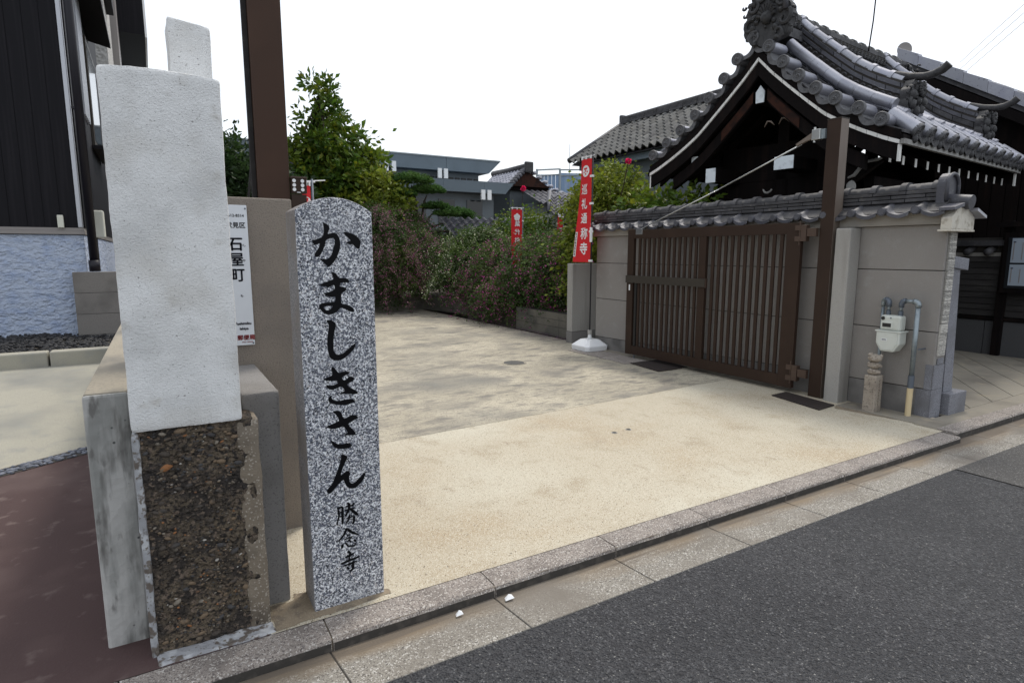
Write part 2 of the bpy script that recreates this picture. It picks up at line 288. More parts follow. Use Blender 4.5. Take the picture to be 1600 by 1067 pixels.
def text_polys(body, size, bold=0.0):
    c = bpy.data.curves.new('glyph', 'FONT'); c.body = body; c.size = size;  c.align_x = 'CENTER'; c.align_y = 'CENTER'; c.resolution_u = 3
    o = bpy.data.objects.new('glyph', c); C.objects.link(o)
    me = bpy.data.meshes.new_from_object(o.evaluated_get(bpy.context.evaluated_depsgraph_get()))
    vs = [v.co.copy() for v in me.vertices]; fs = [tuple(p.vertices) for p in me.polygons]
    if bold:
        n0 = len(vs); base_v = list(vs); base_f = list(fs)
        for dx, dy in ((bold,0),(-bold,0),(0,bold),(0,-bold)):
            k = len(vs); vs += [v + Vector((dx,dy,0)) for v in base_v]; fs += [tuple(i+k for i in f) for f in base_f]
    bpy.data.objects.remove(o); bpy.data.curves.remove(c); bpy.data.meshes.remove(me)
    return vs, fs
def poly_mesh(loops_list, depth, m, name, to3, parent, closed=True):
    """filled outlines (with holes) extruded by depth, mapped by to3(x, z, d)"""
    c = bpy.data.curves.new('shape', 'CURVE'); c.dimensions = '2D'; c.fill_mode = 'BOTH'; c.extrude = depth/2
    for lp in loops_list:
        sp = c.splines.new('POLY'); sp.points.add(len(lp)-1); sp.use_cyclic_u = True
        for i, (x, z) in enumerate(lp): sp.points[i].co = (x, z, 0, 1)
    o = bpy.data.objects.new('shape', c); C.objects.link(o)
    me = bpy.data.meshes.new_from_object(o.evaluated_get(bpy.context.evaluated_depsgraph_get()))
    mb = MB(); mb.add([to3(v.co.x, v.co.y, v.co.z) for v in me.vertices], [tuple(p.vertices) for p in me.polygons])
    bpy.data.objects.remove(o); bpy.data.curves.remove(c); bpy.data.meshes.remove(me)
    return part(mb, name, m, parent)
def smooth_loop(lp, it=1):
    for _ in range(it):
        out = []
        n = len(lp)
        for i in range(n):
            a, b = lp[i], lp[(i+1) % n]
            out += [(a[0]*.78+b[0]*.22, a[1]*.78+b[1]*.22), (a[0]*.22+b[0]*.78, a[1]*.22+b[1]*.78)]
        lp = out
    return lp
def brush(pts, w_):
    """one brush stroke as a closed outline"""
    P = [Vector((p[0], p[1])) for p in pts]; L = []; Rr = []
    Q = [P[0]]
    for i in range(1, len(P)):
        for k in range(1, 4): Q.append(P[i-1].lerp(P[i], k/3))
    n = len(Q)
    for i, p in enumerate(Q):
        t = (Q[min(i+1,n-1)] - Q[max(i-1,0)]).normalized(); nn = Vector((-t.y, t.x)); f = i/(n-1)
        ww = w_*.5*(1.0 if .1 < f < .8 else (.75 if f <= .1 else .75))
        L.append(p + nn*ww); Rr.append(p - nn*ww)
    a = [tuple(p) for p in L] + [tuple(p) for p in Rr[::-1]]
    return a
KANA = [
[[[(-0.047,1.618),(-0.032,1.612),(-0.024,1.604),(-0.021,1.597),(-0.026,1.583),(-0.03,1.572),(-0.017,1.576),(-0.004,1.578),(0.008,1.572),(0.015,1.561),(0.018,1.544),(0.018,1.529),(0.015,1.51),(0.007,1.491),(-0.003,1.472),(-0.017,1.455),(-0.028,1.445),(-0.034,1.446),(-0.045,1.456),(-0.054,1.466),(-0.063,1.472),(-0.065,1.478),(-0.053,1.475),(-0.042,1.474),(-0.031,1.477),(-0.021,1.487),(-0.014,1.502),(-0.01,1.517),(-0.004,1.533),(-0.002,1.546),(-0.004,1.555),(-0.01,1.558),(-0.022,1.556),(-0.035,1.55),(-0.039,1.544),(-0.042,1.53),(-0.048,1.515),(-0.054,1.502),(-0.062,1.49),(-0.072,1.483),(-0.08,1.483),(-0.084,1.49),(-0.081,1.5),(-0.073,1.509),(-0.065,1.521),(-0.06,1.537),(-0.07,1.533),(-0.08,1.53),(-0.087,1.535),(-0.091,1.546),(-0.088,1.55),(-0.084,1.548),(-0.068,1.554),(-0.05,1.561),(-0.045,1.575),(-0.043,1.592),(-0.045,1.607)]],[[(0.032,1.581),(0.042,1.582),(0.055,1.579),(0.072,1.574),(0.086,1.566),(0.097,1.554),(0.101,1.543),(0.099,1.528),(0.096,1.518),(0.09,1.515),(0.082,1.519),(0.073,1.529),(0.067,1.534),(0.057,1.533),(0.047,1.536),(0.04,1.541),(0.05,1.544),(0.061,1.547),(0.056,1.553),(0.048,1.561),(0.036,1.574)]]],
[[[(-0.023,1.425),(-0.015,1.424),(-0.004,1.418),(0.004,1.407),(0.009,1.399),(0.022,1.4),(0.036,1.399),(0.045,1.393),(0.049,1.385),(0.044,1.38),(0.035,1.381),(0.021,1.381),(0.01,1.379),(0.009,1.365),(0.021,1.364),(0.032,1.361),(0.037,1.354),(0.032,1.348),(0.022,1.342),(0.014,1.337),(0.012,1.317),(0.012,1.298),(0.023,1.293),(0.039,1.291),(0.052,1.283),(0.061,1.275),(0.064,1.267),(0.061,1.261),(0.053,1.261),(0.042,1.265),(0.028,1.274),(0.017,1.278),(0.007,1.28),(0.001,1.271),(-0.011,1.261),(-0.026,1.256),(-0.042,1.254),(-0.054,1.259),(-0.068,1.271),(-0.075,1.284),(-0.075,1.294),(-0.068,1.301),(-0.054,1.303),(-0.034,1.304),(-0.014,1.304),(-0.01,1.314),(-0.009,1.327),(-0.025,1.324),(-0.042,1.328),(-0.051,1.335),(-0.058,1.343),(-0.045,1.341),(-0.028,1.346),(-0.011,1.355),(-0.011,1.374),(-0.025,1.368),(-0.042,1.36),(-0.04,1.367),(-0.057,1.368),(-0.072,1.373),(-0.056,1.381),(-0.039,1.387),(-0.016,1.394),(-0.014,1.402),(-0.018,1.412)],[(-0.06,1.285),(-0.048,1.289),(-0.034,1.289),(-0.021,1.289),(-0.027,1.28),(-0.037,1.272),(-0.048,1.273),(-0.056,1.279)]]],
[[[(-0.051,1.233),(-0.04,1.233),(-0.027,1.23),(-0.017,1.223),(-0.012,1.214),(-0.014,1.202),(-0.019,1.188),(-0.022,1.172),(-0.025,1.154),(-0.026,1.132),(-0.026,1.109),(-0.022,1.098),(-0.015,1.091),(-0.004,1.089),(0.011,1.093),(0.028,1.105),(0.045,1.119),(0.058,1.129),(0.066,1.133),(0.063,1.121),(0.056,1.106),(0.042,1.093),(0.023,1.077),(0.004,1.067),(-0.013,1.066),(-0.029,1.069),(-0.04,1.077),(-0.045,1.087),(-0.048,1.108),(-0.05,1.128),(-0.05,1.148),(-0.047,1.173),(-0.043,1.193),(-0.041,1.21),(-0.043,1.221)]]],
[[[(-0.037,1.041),(-0.029,1.04),(-0.021,1.029),(-0.01,1.013),(0.002,1.017),(0.017,1.018),(0.033,1.015),(0.036,1.011),(0.029,1.006),(0.015,1.001),(0.003,0.996),(0.002,0.993),(0.009,0.979),(0.022,0.984),(0.031,0.994),(0.039,0.994),(0.05,0.989),(0.054,0.981),(0.047,0.975),(0.035,0.969),(0.021,0.963),(0.031,0.95),(0.046,0.94),(0.06,0.932),(0.066,0.922),(0.062,0.918),(0.049,0.918),(0.029,0.922),(0.006,0.925),(-0.016,0.927),(0.0,0.932),(0.013,0.936),(0.008,0.946),(0.001,0.955),(-0.009,0.956),(-0.025,0.949),(-0.04,0.946),(-0.052,0.951),(-0.061,0.96),(-0.061,0.973),(-0.055,0.967),(-0.04,0.965),(-0.024,0.968),(-0.013,0.972),(-0.019,0.985),(-0.035,0.984),(-0.052,0.986),(-0.063,0.989),(-0.075,0.995),(-0.057,1.0),(-0.034,1.007),(-0.037,1.021),(-0.039,1.033)]],[[(-0.043,0.924),(-0.043,0.911),(-0.034,0.903),(-0.023,0.899),(-0.007,0.897),(0.011,0.9),(0.028,0.899),(0.044,0.897),(0.054,0.891),(0.05,0.884),(0.038,0.88),(0.02,0.877),(0.0,0.878),(-0.02,0.881),(-0.039,0.888),(-0.052,0.895),(-0.058,0.907),(-0.055,0.917)]]],
[[[(-0.043,0.856),(-0.032,0.858),(-0.018,0.857),(-0.01,0.852),(-0.004,0.841),(-0.002,0.829),(0.006,0.818),(0.018,0.823),(0.036,0.831),(0.049,0.829),(0.064,0.82),(0.058,0.813),(0.04,0.804),(0.02,0.795),(0.024,0.785),(0.037,0.77),(0.05,0.754),(0.05,0.745),(0.043,0.743),(0.023,0.745),(0.002,0.749),(0.012,0.754),(0.017,0.757),(0.009,0.774),(0.0,0.788),(-0.017,0.784),(-0.035,0.781),(-0.05,0.783),(-0.063,0.789),(-0.07,0.796),(-0.057,0.8),(-0.038,0.806),(-0.015,0.812),(-0.021,0.828),(-0.029,0.841)]],[[(-0.054,0.737),(-0.047,0.731),(-0.034,0.72),(-0.02,0.712),(-0.005,0.711),(0.01,0.714),(0.025,0.709),(0.033,0.701),(0.028,0.694),(0.015,0.69),(-0.004,0.69),(-0.03,0.696),(-0.041,0.704),(-0.049,0.717),(-0.053,0.728)]]],
[[[(-0.014,0.669),(-0.005,0.667),(0.006,0.66),(0.013,0.654),(0.007,0.642),(-0.003,0.623),(-0.013,0.601),(-0.021,0.577),(-0.008,0.584),(0.005,0.592),(0.015,0.592),(0.02,0.582),(0.015,0.568),(0.015,0.552),(0.018,0.539),(0.028,0.532),(0.041,0.537),(0.057,0.551),(0.071,0.563),(0.086,0.575),(0.083,0.558),(0.075,0.54),(0.058,0.523),(0.04,0.511),(0.021,0.511),(0.006,0.521),(-0.003,0.537),(-0.006,0.55),(-0.008,0.559),(-0.023,0.548),(-0.042,0.53),(-0.058,0.513),(-0.067,0.508),(-0.074,0.512),(-0.081,0.519),(-0.076,0.529),(-0.062,0.542),(-0.054,0.552),(-0.044,0.575),(-0.034,0.599),(-0.024,0.621),(-0.016,0.647)]]]]
KANJI = [[([(-0.037,0.434),(-0.034,0.402),(-0.045,0.364)],0.0052),([(-0.042,0.437),(-0.016,0.439)],0.0058),([(-0.018,0.439),(-0.021,0.363)],0.0069),([(-0.032,0.415),(-0.022,0.416)],0.0035),([(-0.033,0.398),(-0.022,0.398)],0.0035),([(0.004,0.454),(0.011,0.438)],0.0063),([(0.031,0.446),(0.022,0.435)],0.0052),([(-0.006,0.437),(0.028,0.436)],0.0046),([(-0.011,0.422),(0.034,0.423)],0.0046),([(0.012,0.449),(0.006,0.418),(-0.009,0.396)],0.0063),([(0.015,0.422),(0.046,0.388)],0.0081),([(-0.006,0.385),(0.029,0.388)],0.004),([(0.028,0.389),(0.027,0.364),(0.019,0.353)],0.0063),([(0.011,0.401),(0.006,0.379),(-0.007,0.363)],0.0046)],[([(-0.002,0.342),(-0.017,0.313),(-0.042,0.289)],0.0063),([(-0.001,0.335),(0.02,0.314),(0.045,0.299)],0.0069),([(-0.006,0.307),(0.011,0.31)],0.0035),([(-0.018,0.291),(0.019,0.298),(-0.006,0.278)],0.0046),([(-0.025,0.273),(-0.027,0.257)],0.0075),([(-0.014,0.278),(-0.001,0.258),(0.027,0.253),(0.029,0.266)],0.0046),([(0.005,0.285),(0.012,0.273)],0.004),([(0.024,0.283),(0.032,0.271)],0.0058)],[([(-0.006,0.235),(0.006,0.226),(0.0,0.197)],0.0069),([(-0.017,0.209),(0.021,0.22)],0.0063),([(-0.037,0.186),(0.047,0.199)],0.0069),([(-0.026,0.173),(0.034,0.181)],0.0052),([(0.017,0.186),(0.015,0.15),(0.002,0.142)],0.0069),([(-0.012,0.164),(0.0,0.154)],0.0058)]]

# ================================================================== GROUND
g = part(MB().box(-160, 160, -60, 260, -.5, -.10), 'ground', M['soil'], kind='structure')
# road: one sheet of asphalt with a crossing seam, an older patch beyond it
jr = random.Random(3)
def jag(x): return 1.975 + .018*(x-1)*0.55 + jr.uniform(-.008, .008)
xs = [-30] + [-.6 + i*.055 for i in range(100)]
xs = [x for x in xs if x <= 4.86] + [4.885]
top = [(x, jag(x), -.055) for x in xs]
road = MB(); P = [[(x, y, -.055) for x, y, _ in top], [(x, -40, -.055) for x, y, _ in top]]
road.grid(P, flip=True)
part(road, 'road', M['asphalt'], kind='structure')
xs = [4.895 + i*.07 for i in range(80)] + [60]
top = [(x, jag(x), -.052) for x in xs]
road = MB(); road.grid([[(x, y, -.052) for x, y, _ in top], [(x, -40, -.052) for x, y, _ in top]], flip=True)
part(road, 'road', M['asphalt2'], kind='structure', label='older browner stretch of asphalt beyond the seam')
# gutter of concrete lengths
gt = struct('gutter')
gx = [-3.4, -2.7, -1.95, -1.2, -.45, .49, 1.225, 1.925, 2.62, 3.31, 3.975, 4.6, 5.22, 5.95, 6.6, 7.3, 8.0, 8.7, 9.4, 10.1, 10.8, 11.5, 12.2, 13, 14, 15, 16.5, 18]
for a, b in zip(gx[:-1], gx[1:]):
    yk = 2.215 if b < 5.7 else 2.27
    x0, x1 = a+.0028, b-.0028
    mb = MB().hexa([(x0+.02,1.94,-.13),(x1+.02,1.94,-.13),(x1-.01,yk,-.13),(x0-.01,yk,-.13)], [(x0+.02,1.94,-.051),(x1+.02,1.94,-.051),(x1-.01,yk,-.051),(x0-.01,yk,-.051)])
    part(mb, 'gutter_stone', M['gutter'], gt, bevel=.004)
mb = MB(); n = 120
A = []; B = []
for i in range(n+1):
    x = -3.4 + i*.18; yk = 2.214 if x < 5.6 else 2.268
    A.append((x, yk, -.0465)); B.append((x, yk - .085 - .028*math.sin(x*2.3) - jr.uniform(0,.03), -.0465))
mb = MB().box(-3.4, 17.9, 1.95, 2.212, -.13, -.0555); part(mb, 'joint_mortar', M['kerbface'], gt)
# kerb stones
kb = struct('kerb')
kx = [-3.9, -2.9, -1.9, -.9, -.22, .492, 1.225, 1.937, 2.62, 3.327, 3.965, 4.719, 5.62]
def kerb_stone(x0, x1, y0, y1, z0, z1, dz=0):
    r_ = .018
    prof = [(y0, z0), (y0, z1-r_), (y0+.006, z1-.006), (y0+r_, z1), (y1, z1), (y1, z0)]
    mb = MB()
    N = 8; rows = []
    for i in range(N+1):
        x = x0 + (x1-x0)*i/N
        rows.append([(x, y + (jr.uniform(-.0025,.0025) if 0<j<4 else 0), z + (jr.uniform(-.002,.002) if 0<j<4 else 0)) for j, (y, z) in enumerate(prof)])
    mb.grid(rows); m_ = len(prof)
    mb.f.append(tuple(range(m_))[::-1]); mb.f.append(tuple(N*m_+k for k in range(m_)))
    mb.v = [(x, y, z) for x, y, z in mb.v]
    o = part(mb, 'kerb_stone', M['kerb'], kb, smooth=False)
    f = part(MB().box(x0+.003, x1-.003, y0-.0025, y0-.0005, z0+.005, z1-.018), 'dark_face_strip', M['kerbface'], o)  # thin near-black strip over the vertical kerb face
    return o
for a, b in zip(kx[:-1], kx[1:]): kerb_stone(a+.003, b-.003, 2.215, 2.362, -.16, 0)
part(MB().box(-3.9, 5.62, 2.222, 2.360, -.15, -.0055), 'joint_mortar', M['rubble_side'], kb)
kx2 = [5.66, 6.75, 7.9, 9.0, 10.1, 11.2, 12.3, 13.4, 14.6, 16, 18]
for a, b in zip(kx2[:-1], kx2[1:]): kerb_stone(a+.005, b-.005, 2.27, 2.415, -.16, .012)
# driveway
def drive_joint(x): return 4.485 + (x-1.43)*.057
mb = MB(); r0 = []; r1 = []
for i in range(60):
    x = .29 + i*.098; r0.append((x, 2.366, 0)); r1.append((x, drive_joint(x)+jr.uniform(-.006,.006), 0.0))
mb.grid([r0, r1]); part(mb, 'driveway', M['sand'], kind='structure')
mb = MB()
r1b = [(x, y+.008, -.001) for x, y, z in r1]; r2 = [(x, 15.1, -.001) for x, y, z in r1]
mb.grid([r1b, r2]); part(mb, 'driveway', M['oldconc'], kind='structure', label='older grey stained part of the driveway behind the joint')
cr = MB()
def brown_patch(name, pts, z=.0018):  # flat darker brown patch with a ragged outline, laid on the ground
    n = len(pts); q = []
    for i in range(n):
        a, b = Vector(pts[i]), Vector(pts[(i+1)%n])
        for k in range(9):
            p = a.lerp(b, k/9); q.append((p.x + jr.uniform(-.008,.008), p.y + jr.uniform(-.006,.006), z))
    part(MB().add(q, [tuple(range(len(q)))]), name, M['brown_patch'], kind='stuff')
brown_patch('ground_patch', [(.31,2.378),(.60,2.385),(.80,2.405),(.80,2.44),(.47,2.60),(.42,2.62),(.41,2.56),(.31,2.57)])
brown_patch('ground_patch', [(5.60,3.28),(5.66,2.96),(5.72,2.62),(5.70,2.98),(5.70,3.33)], .0022)
def crack(pts, w_=.006):
    L = []
    for i in range(len(pts)-1):
        a, b = Vector(pts[i]), Vector(pts[i+1]); n = max(2, int((b-a).length/.06))
        for k in range(n):
            p = a.lerp(b, k/n) + Vector((jr.uniform(-.012,.012), jr.uniform(-.012,.012))); L.append(p)
    A = [(p.x, p.y - w_*jr.uniform(.2,.6), .0022) for p in L]; Bb = [(p.x, p.y + w_*jr.uniform(.2,.6), .0022) for p in L]
    cr.grid([A, Bb])
crack([(1.6,6.55),(2.3,6.72),(3.0,7.15),(3.6,7.3),(4.6,7.9),(5.3,8.2)])
crack([(2.6,8.0),(3.4,8.9),(4.4,9.3)]); crack([(4.3,7.6),(4.15,8.6),(4.5,9.8)], .004)
crack([(5.35,4.1),(5.5,3.2),(5.62,2.42)], .012)
part(cr, 'driveway_cracks', M['joint'], kind='stuff')
# washed strip between the back of the driveway and the gate wall, in two lengths
st = struct('wall_footing_strip')
part(MB().box(5.70, 5.985, 2.45, 3.33, -.05, .008), 'footing_slab', M['paving'], st)
for a, b in ((5.0, 5.6), (6.12, 6.75), (6.76, 7.45)):
    if a > 6: part(MB().box(5.42, 5.83, a, b, -.05, .007), 'washed_slab', M['kerb'], st)
part(MB().box(5.835, 5.99, 3.9, 7.55, -.05, .009), 'footing_slab', M['paving'], st)
# paving on the right: long slabs laid diagonally behind a border course
pv = struct('pavement')
part(MB().box(5.67, 11.6, 2.42, 2.60, -.12, .006), 'border_slab', M['paving'], pv)
dv = Vector((.80, .60)); nv = Vector((-.60, .80))
def clip(poly, x0, x1, y0, y1):
    for ax, lim, sg in ((0,x0,1),(0,x1,-1),(1,y0,1),(1,y1,-1)):
        out = []
        for i in range(len(poly)):
            a, b = poly[i], poly[(i+1) % len(poly)]
            da, db = (a[ax]-lim)*sg, (b[ax]-lim)*sg
            if da >= 0: out.append(a)
            if (da >= 0) != (db >= 0):
                t = da/(da-db); out.append((a[0]+(b[0]-a[0])*t, a[1]+(b[1]-a[1])*t))
        poly = out
        if not poly: break
    return poly
for k in range(-16, 16):
    c0 = -2.53 + k*.29
    a = nv*(c0+.004); b = nv*(c0+.286)
    q = [a - dv*5, a + dv*30, b + dv*30, b - dv*5]
    q = clip([(p.x, p.y) for p in q], 6.22, 10.58, 2.605, 6.0)
    if len(q) >= 3:
        part(MB().prism([(x, y, -.08) for x, y in q], (0,0,.086)), 'paving_slab', M['paving'], pv)
part(MB().box(6.2, 10.6, 2.6, 6.0, -.1, -.004), 'paving_bed', M['joint'], pv)
# left: red concrete, pebble channel, sloping pad
mb = MB().add([(-6,2.366,0),(.288,2.366,0),(.288,2.66,0),(-.13,2.66,0),(-.13,5.8,0),(-6,5.8,-.001)], [(0,1,2,3,4,5)])
part(mb, 'red_pavement', M['redpave'], kind='structure')
def padz(y, x=-1): 
    y0 = 5.6 + (x+.5)*.62
    return max(0, (y-y0)/(8.0-y0))*.29
mb = MB(); P = []
for i in range(12):
    x = -5 + i*(4.9/11); y0 = 5.6 + (x+.5)*.62
    P.append([(x, y0, .004), (x, 8.05, .29)])
mb.grid(P, flip=True); part(mb, 'concrete_pad', M['pad'], kind='structure')
pb = MB(); gr_ = random.Random(5)
for i in range(520):
    x = gr_.uniform(-2.6, -.2); y = 5.6 + (x+.5)*.62 - gr_.uniform(.02, .2)
    if y < 2.5: continue
    pb.ball((x, y, .006), (gr_.uniform(.012,.028), gr_.uniform(.01,.018), .011), 1, .15)
part(pb, 'channel_pebbles', M['bluepebble'], kind='stuff', smooth=True)
mb = MB().add([(-5,2.75,.003),(-.14,5.6,.003),(-.14,5.84,.003),(-5,2.84,.003)], [(0,1,2,3)]); part(mb, 'channel_bed', M['joint'], kind='structure')
# gravel border and its kerb by the house
hk = struct('garden_kerb')
for a, b in ((-4.4,-3.75),(-3.74,-3.07),(-3.06,-2.39),(-2.38,-1.71),(-1.70,-1.06),(-1.05,-.40),(-.39,.26)):
    part(MB().box(a+.004, b-.004, 8.0, 8.17, .1, .445), 'kerb_block', M['pad'], hk, bevel=.015)
gv = MB(); 
for i in range(3600):
    x = gr_.uniform(-3.3, .2); y = gr_.uniform(8.18, 10.0)
    gv.ball((x, y, .37 + .03*math.sin(x*3) + .04*gr_.random()), (gr_.uniform(.015,.034), gr_.uniform(.015,.03), .018), 1, .2)
part(gv, 'black_gravel', M['blackgravel'], kind='stuff')
part(MB().box(-5, .3, 8.16, 12, .0, .36), 'gravel_bed', M['soil'], kind='structure')
# petals dropped under the bushes
pt = MB()
for i in range(2600):
    if gr_.random() < .5: x = gr_.gauss(5.2, 1.1); y = gr_.gauss(14.2, .8)
    else: x = 6.25 - abs(gr_.gauss(0, .28)); y = gr_.uniform(8.3, 12.5)
    if y > 15.0 or x > 6.35: continue
    a = gr_.uniform(0, 6.28); s = gr_.uniform(.006, .016); ca, sa = math.cos(a)*s, math.sin(a)*s; z = .004+gr_.random()*.006
    pt.add([(x-ca,y-sa,z),(x+sa,y-ca,z+.002),(x+ca,y+sa,z),(x-sa,y+ca,z+.002)], [(0,1,2,3)])
part(pt, 'fallen_petals', M['petal'], kind='stuff')

# ================================================================== GRANITE NAME POST
gp = thing('stone_post', 'speckled grey granite name post with domed top and black engraved hiragana, beside the kerb', 'stone marker', (.625, 2.52, 0))
x0, x1, zs, za = .474, .776, 1.662, 1.715
prof = [(x0, -.05), (x1, -.05)]
for i in range(17):
    a = i/16; x = x1 + (x0-x1)*a; prof.append((x, zs + (za-zs)*(1-(2*a-1)**2)))
mb = MB().prism([(x, 2.43, z) for x, z in prof], (0, .182, 0))
shaft = part(mb, 'shaft', M['granite'], gp, bevel=.004)
shaft.data.materials.append(M['granite_side'])
for p in shaft.data.polygons:
    if abs(p.normal.y) < .5: p.material_index = 1  # sides and top take the darker, browner granite
face = lambda x, z, d_: (.625 + x, 2.4292 + d_, z)
for ch in KANA:
    loops = []
    for grp in ch:
        for lp in grp: loops.append(smooth_loop(lp, 2))
    poly_mesh(loops, .0012, M['ink'], 'engraved_character', face, gp)
for ch in KANJI:
    mb = MB(); 
    holder = None
    for k, (pts, wd) in enumerate(ch):
        dd = .00025*k
        o2 = brush(pts, wd*1.6)
        c = bpy.data.curves.new('s', 'CURVE'); c.dimensions = '2D'; c.fill_mode = 'BOTH'
        lp = smooth_loop(o2, 1); sp = c.splines.new('POLY'); sp.points.add(len(lp)-1); sp.use_cyclic_u = True
        for i, (x, z) in enumerate(lp): sp.points[i].co = (x, z, 0, 1)
        o = bpy.data.objects.new('s', c); C.objects.link(o)
        me = bpy.data.meshes.new_from_object(o.evaluated_get(bpy.context.evaluated_depsgraph_get()))
        mb.add([(.625+v.co.x, 2.4292-dd, v.co.y) for v in me.vertices], [tuple(p.vertices) for p in me.polygons])
        bpy.data.objects.remove(o); bpy.data.curves.remove(c); bpy.data.meshes.remove(me)
    part(mb, 'engraved_character', M['ink'], gp)

# ================================================================== PLASTERED PILLAR ON RUBBLE BASE
pl = thing('gate_pillar', 'chunky white roughcast pillar standing on a crumbling brown pebble base at the kerb', 'pillar', (.09, 2.5, 0))
def rough_box(x0, x1, y0, y1, z0, z1, n=22, amp=.004, seed=1, top=None):
    """box with gently uneven faces and edges"""
    bm = bmesh.new(); bmesh.ops.create_cube(bm, size=1)
    for v in bm.verts: v.co = Vector((x0+(v.co.x+.5)*(x1-x0), y0+(v.co.y+.5)*(y1-y0), z0+(v.co.z+.5)*(z1-z0)))
    L = min(x1-x0, y1-y0, z1-z0)/3
    bmesh.ops.bevel(bm, geom=bm.edges[:], offset=.012, segments=2, profile=.6, affect='EDGES')
    bmesh.ops.triangulate(bm, faces=bm.faces[:])
    for _ in range(6):
        es = [e for e in bm.edges if e.calc_length() > (z1-z0)/n]
        if not es: break
        bmesh.ops.subdivide_edges(bm, edges=es, cuts=1)
        bmesh.ops.triangulate(bm, faces=[f for f in bm.faces if len(f.verts) > 3])
    from mathutils import noise
    for v in bm.verts:
        q = v.co*9 + Vector((seed*7.1, 0, 0)); d_ = noise.noise_vector(q)*amp + noise.noise_vector(q*4.3)*amp*.45
        if top: v.co.z += top(v.co.x)*max(0, (v.co.z-z0)/(z1-z0))**4
        v.co += d_
    mb = MB(); bm.verts.index_update(); mb.add([tuple(v.co) for v in bm.verts], [tuple(x.index for x in f.verts) for f in bm.faces]); bm.free(); return mb
part(rough_box(-.116, .246, 2.436, 2.60, .868, 2.112, 60, .0035, 1, lambda x: -.012*abs((x-.06)/.18)**3), 'plaster_block', M['plaster'], pl, smooth=True)
part(rough_box(-.104, .285, 2.452, 2.60, -.02, .872, 60, .007, 4), 'rubble_base', M['rubble'], pl, smooth=False)
part(rough_box(.222, .303, 2.4485, 2.602, -.02, .862, 50, .004, 6), 'smooth_render_edge', M['rubble_side'], pl, smooth=True)
part(rough_box(-.118, -.093, 2.440, 2.60, -.02, .862, 50, .004, 8), 'whitewashed_edge', M['skim'], pl, smooth=True)
part(rough_box(-.10, .31, 2.372, 2.455, -.02, .007, 30, .006, 9), 'mortar_fillet', M['skim'], pl, smooth=True)
pr = random.Random(11); mb = MB()
for i in range(1500):
    x = pr.uniform(-.088, .235); z = pr.uniform(.02, .855); big = pr.random()
    s = pr.uniform(.002, .0055) if big < .95 else pr.uniform(.007, .013)
    if z > .66 and pr.random() < .25: s *= 1.7
    if x > .2 and pr.random() < .6: continue
    rot = Matrix.Rotation(pr.uniform(-.6,.6), 3, 'Y')
    mb.ball((x, 2.452 + pr.uniform(-.003, .008), z), (s*pr.uniform(1,1.9), s*.8, s*pr.uniform(.7,1)), 1, .12, rot)
part(mb, 'embedded_pebbles', M['pebble'], pl, smooth=True, kind='stuff')
tb = part(rough_box(.103, .243, 2.63, 2.80, .0, 2.352, 60, .004, 12, lambda x: -.02*(x-.1)/.14), 'old_pillar', M['plaster'], smooth=True)
tag(tb, 'taller narrow white roughcast pillar rising behind the chunky white one', 'pillar')
rebase(tb, (.17, 2.715, 0))

# ================================================================== LOW CONCRETE WALLS AND LEFT GATE WALL
lw = thing('low_wall', 'bare stained concrete boundary wall with flat top, left of the pebble based pillar', 'wall', (-.19, 2.6, 0))
part(MB().hexa([(-.262,2.59,-.05),(-.118,2.59,-.05),(-.118,7.95,-.05),(-.262,7.95,-.05)], [(-.262,2.59,.990),(-.118,2.59,.990),(-.118,7.95,.93),(-.262,7.95,.93)]), 'wall_body', M['concmoss'], lw, bevel=.012)
part(MB().hexa([(-.257,2.60,.985),(-.123,2.60,.985),(-.123,7.94,.925),(-.257,7.94,.925)], [(-.257,2.60,.994),(-.123,2.60,.994),(-.123,7.94,.934),(-.257,7.94,.934)]), 'wall_top', M['conctop'], lw, bevel=.003)
sw = part(rough_box(.262, .405, 2.582, 3.283, -.03, .935, 30, .002, 20), 'stub_wall', M['conc'], smooth=True)
tag(sw, 'waist high grey rendered stub wall between the pebble based pillar and the granite post', 'wall'); rebase(sw, (.33, 2.6, 0))
bw = part(MB().box(-.02, .63, 3.29, 3.46, -.05, 1.772), 'boundary_wall', M['concbrown'], bevel=.008)
tag(bw, 'brown grey rendered wall carrying the white street name sign', 'wall'); rebase(bw, (.3, 3.37, 0))

# street name sign
sg = thing('street_sign', 'narrow white enamel street name sign with navy characters, fixed on the brown grey wall', 'sign', (.33, 3.28, 1.0))
part(MB().box(.262, .413, 3.278, 3.284, 1.035, 1.732), 'sign_plate', M['signwhite'], sg, bevel=.002)
def sign_text(body, x, z, size, m, bold=.0, yy=3.2765, sxx=1.0, parent=sg):
    vs_, fs_ = text_polys(body, size, bold)
    if vs_: part(MB().add([(x + v.x*sxx, yy, z + v.y) for v in vs_], fs_), 'lettering', m, parent)
sign_text('伏見区', .358, 1.632, .030, M['signink'], .0007)
sign_text('612-8314', .362, 1.68, .019, M['signink'], .0004)
for i, ch in enumerate('石屋町'): sign_text(ch, .351, 1.538 - i*.076, .072, M['signink'], .0016)
sign_text('いし', .385, 1.535, .014, M['signink'], .0004); sign_text('や', .387, 1.46, .014, M['signink'], .0004)
sign_text('も', .366, 1.285, .014, M['signink'], .0004)
sign_text('Fushimiku', .364, 1.146, .0185, M['signink'], .0008)
sign_text('Ishiya', .366, 1.120, .0185, M['signink'], .0008)
sign_text('郵便局', .374, 1.073, .028, M['signred'], .0009)
sign_text('POST OFFICE', .378, 1.051, .0085, M['signred'], .0003)
for z in (1.715, 1.045): part(MB().cyl((.405, 3.279, z), (.405, 3.274, z), .004, n=10), 'screw', M['zincdark'], sg)

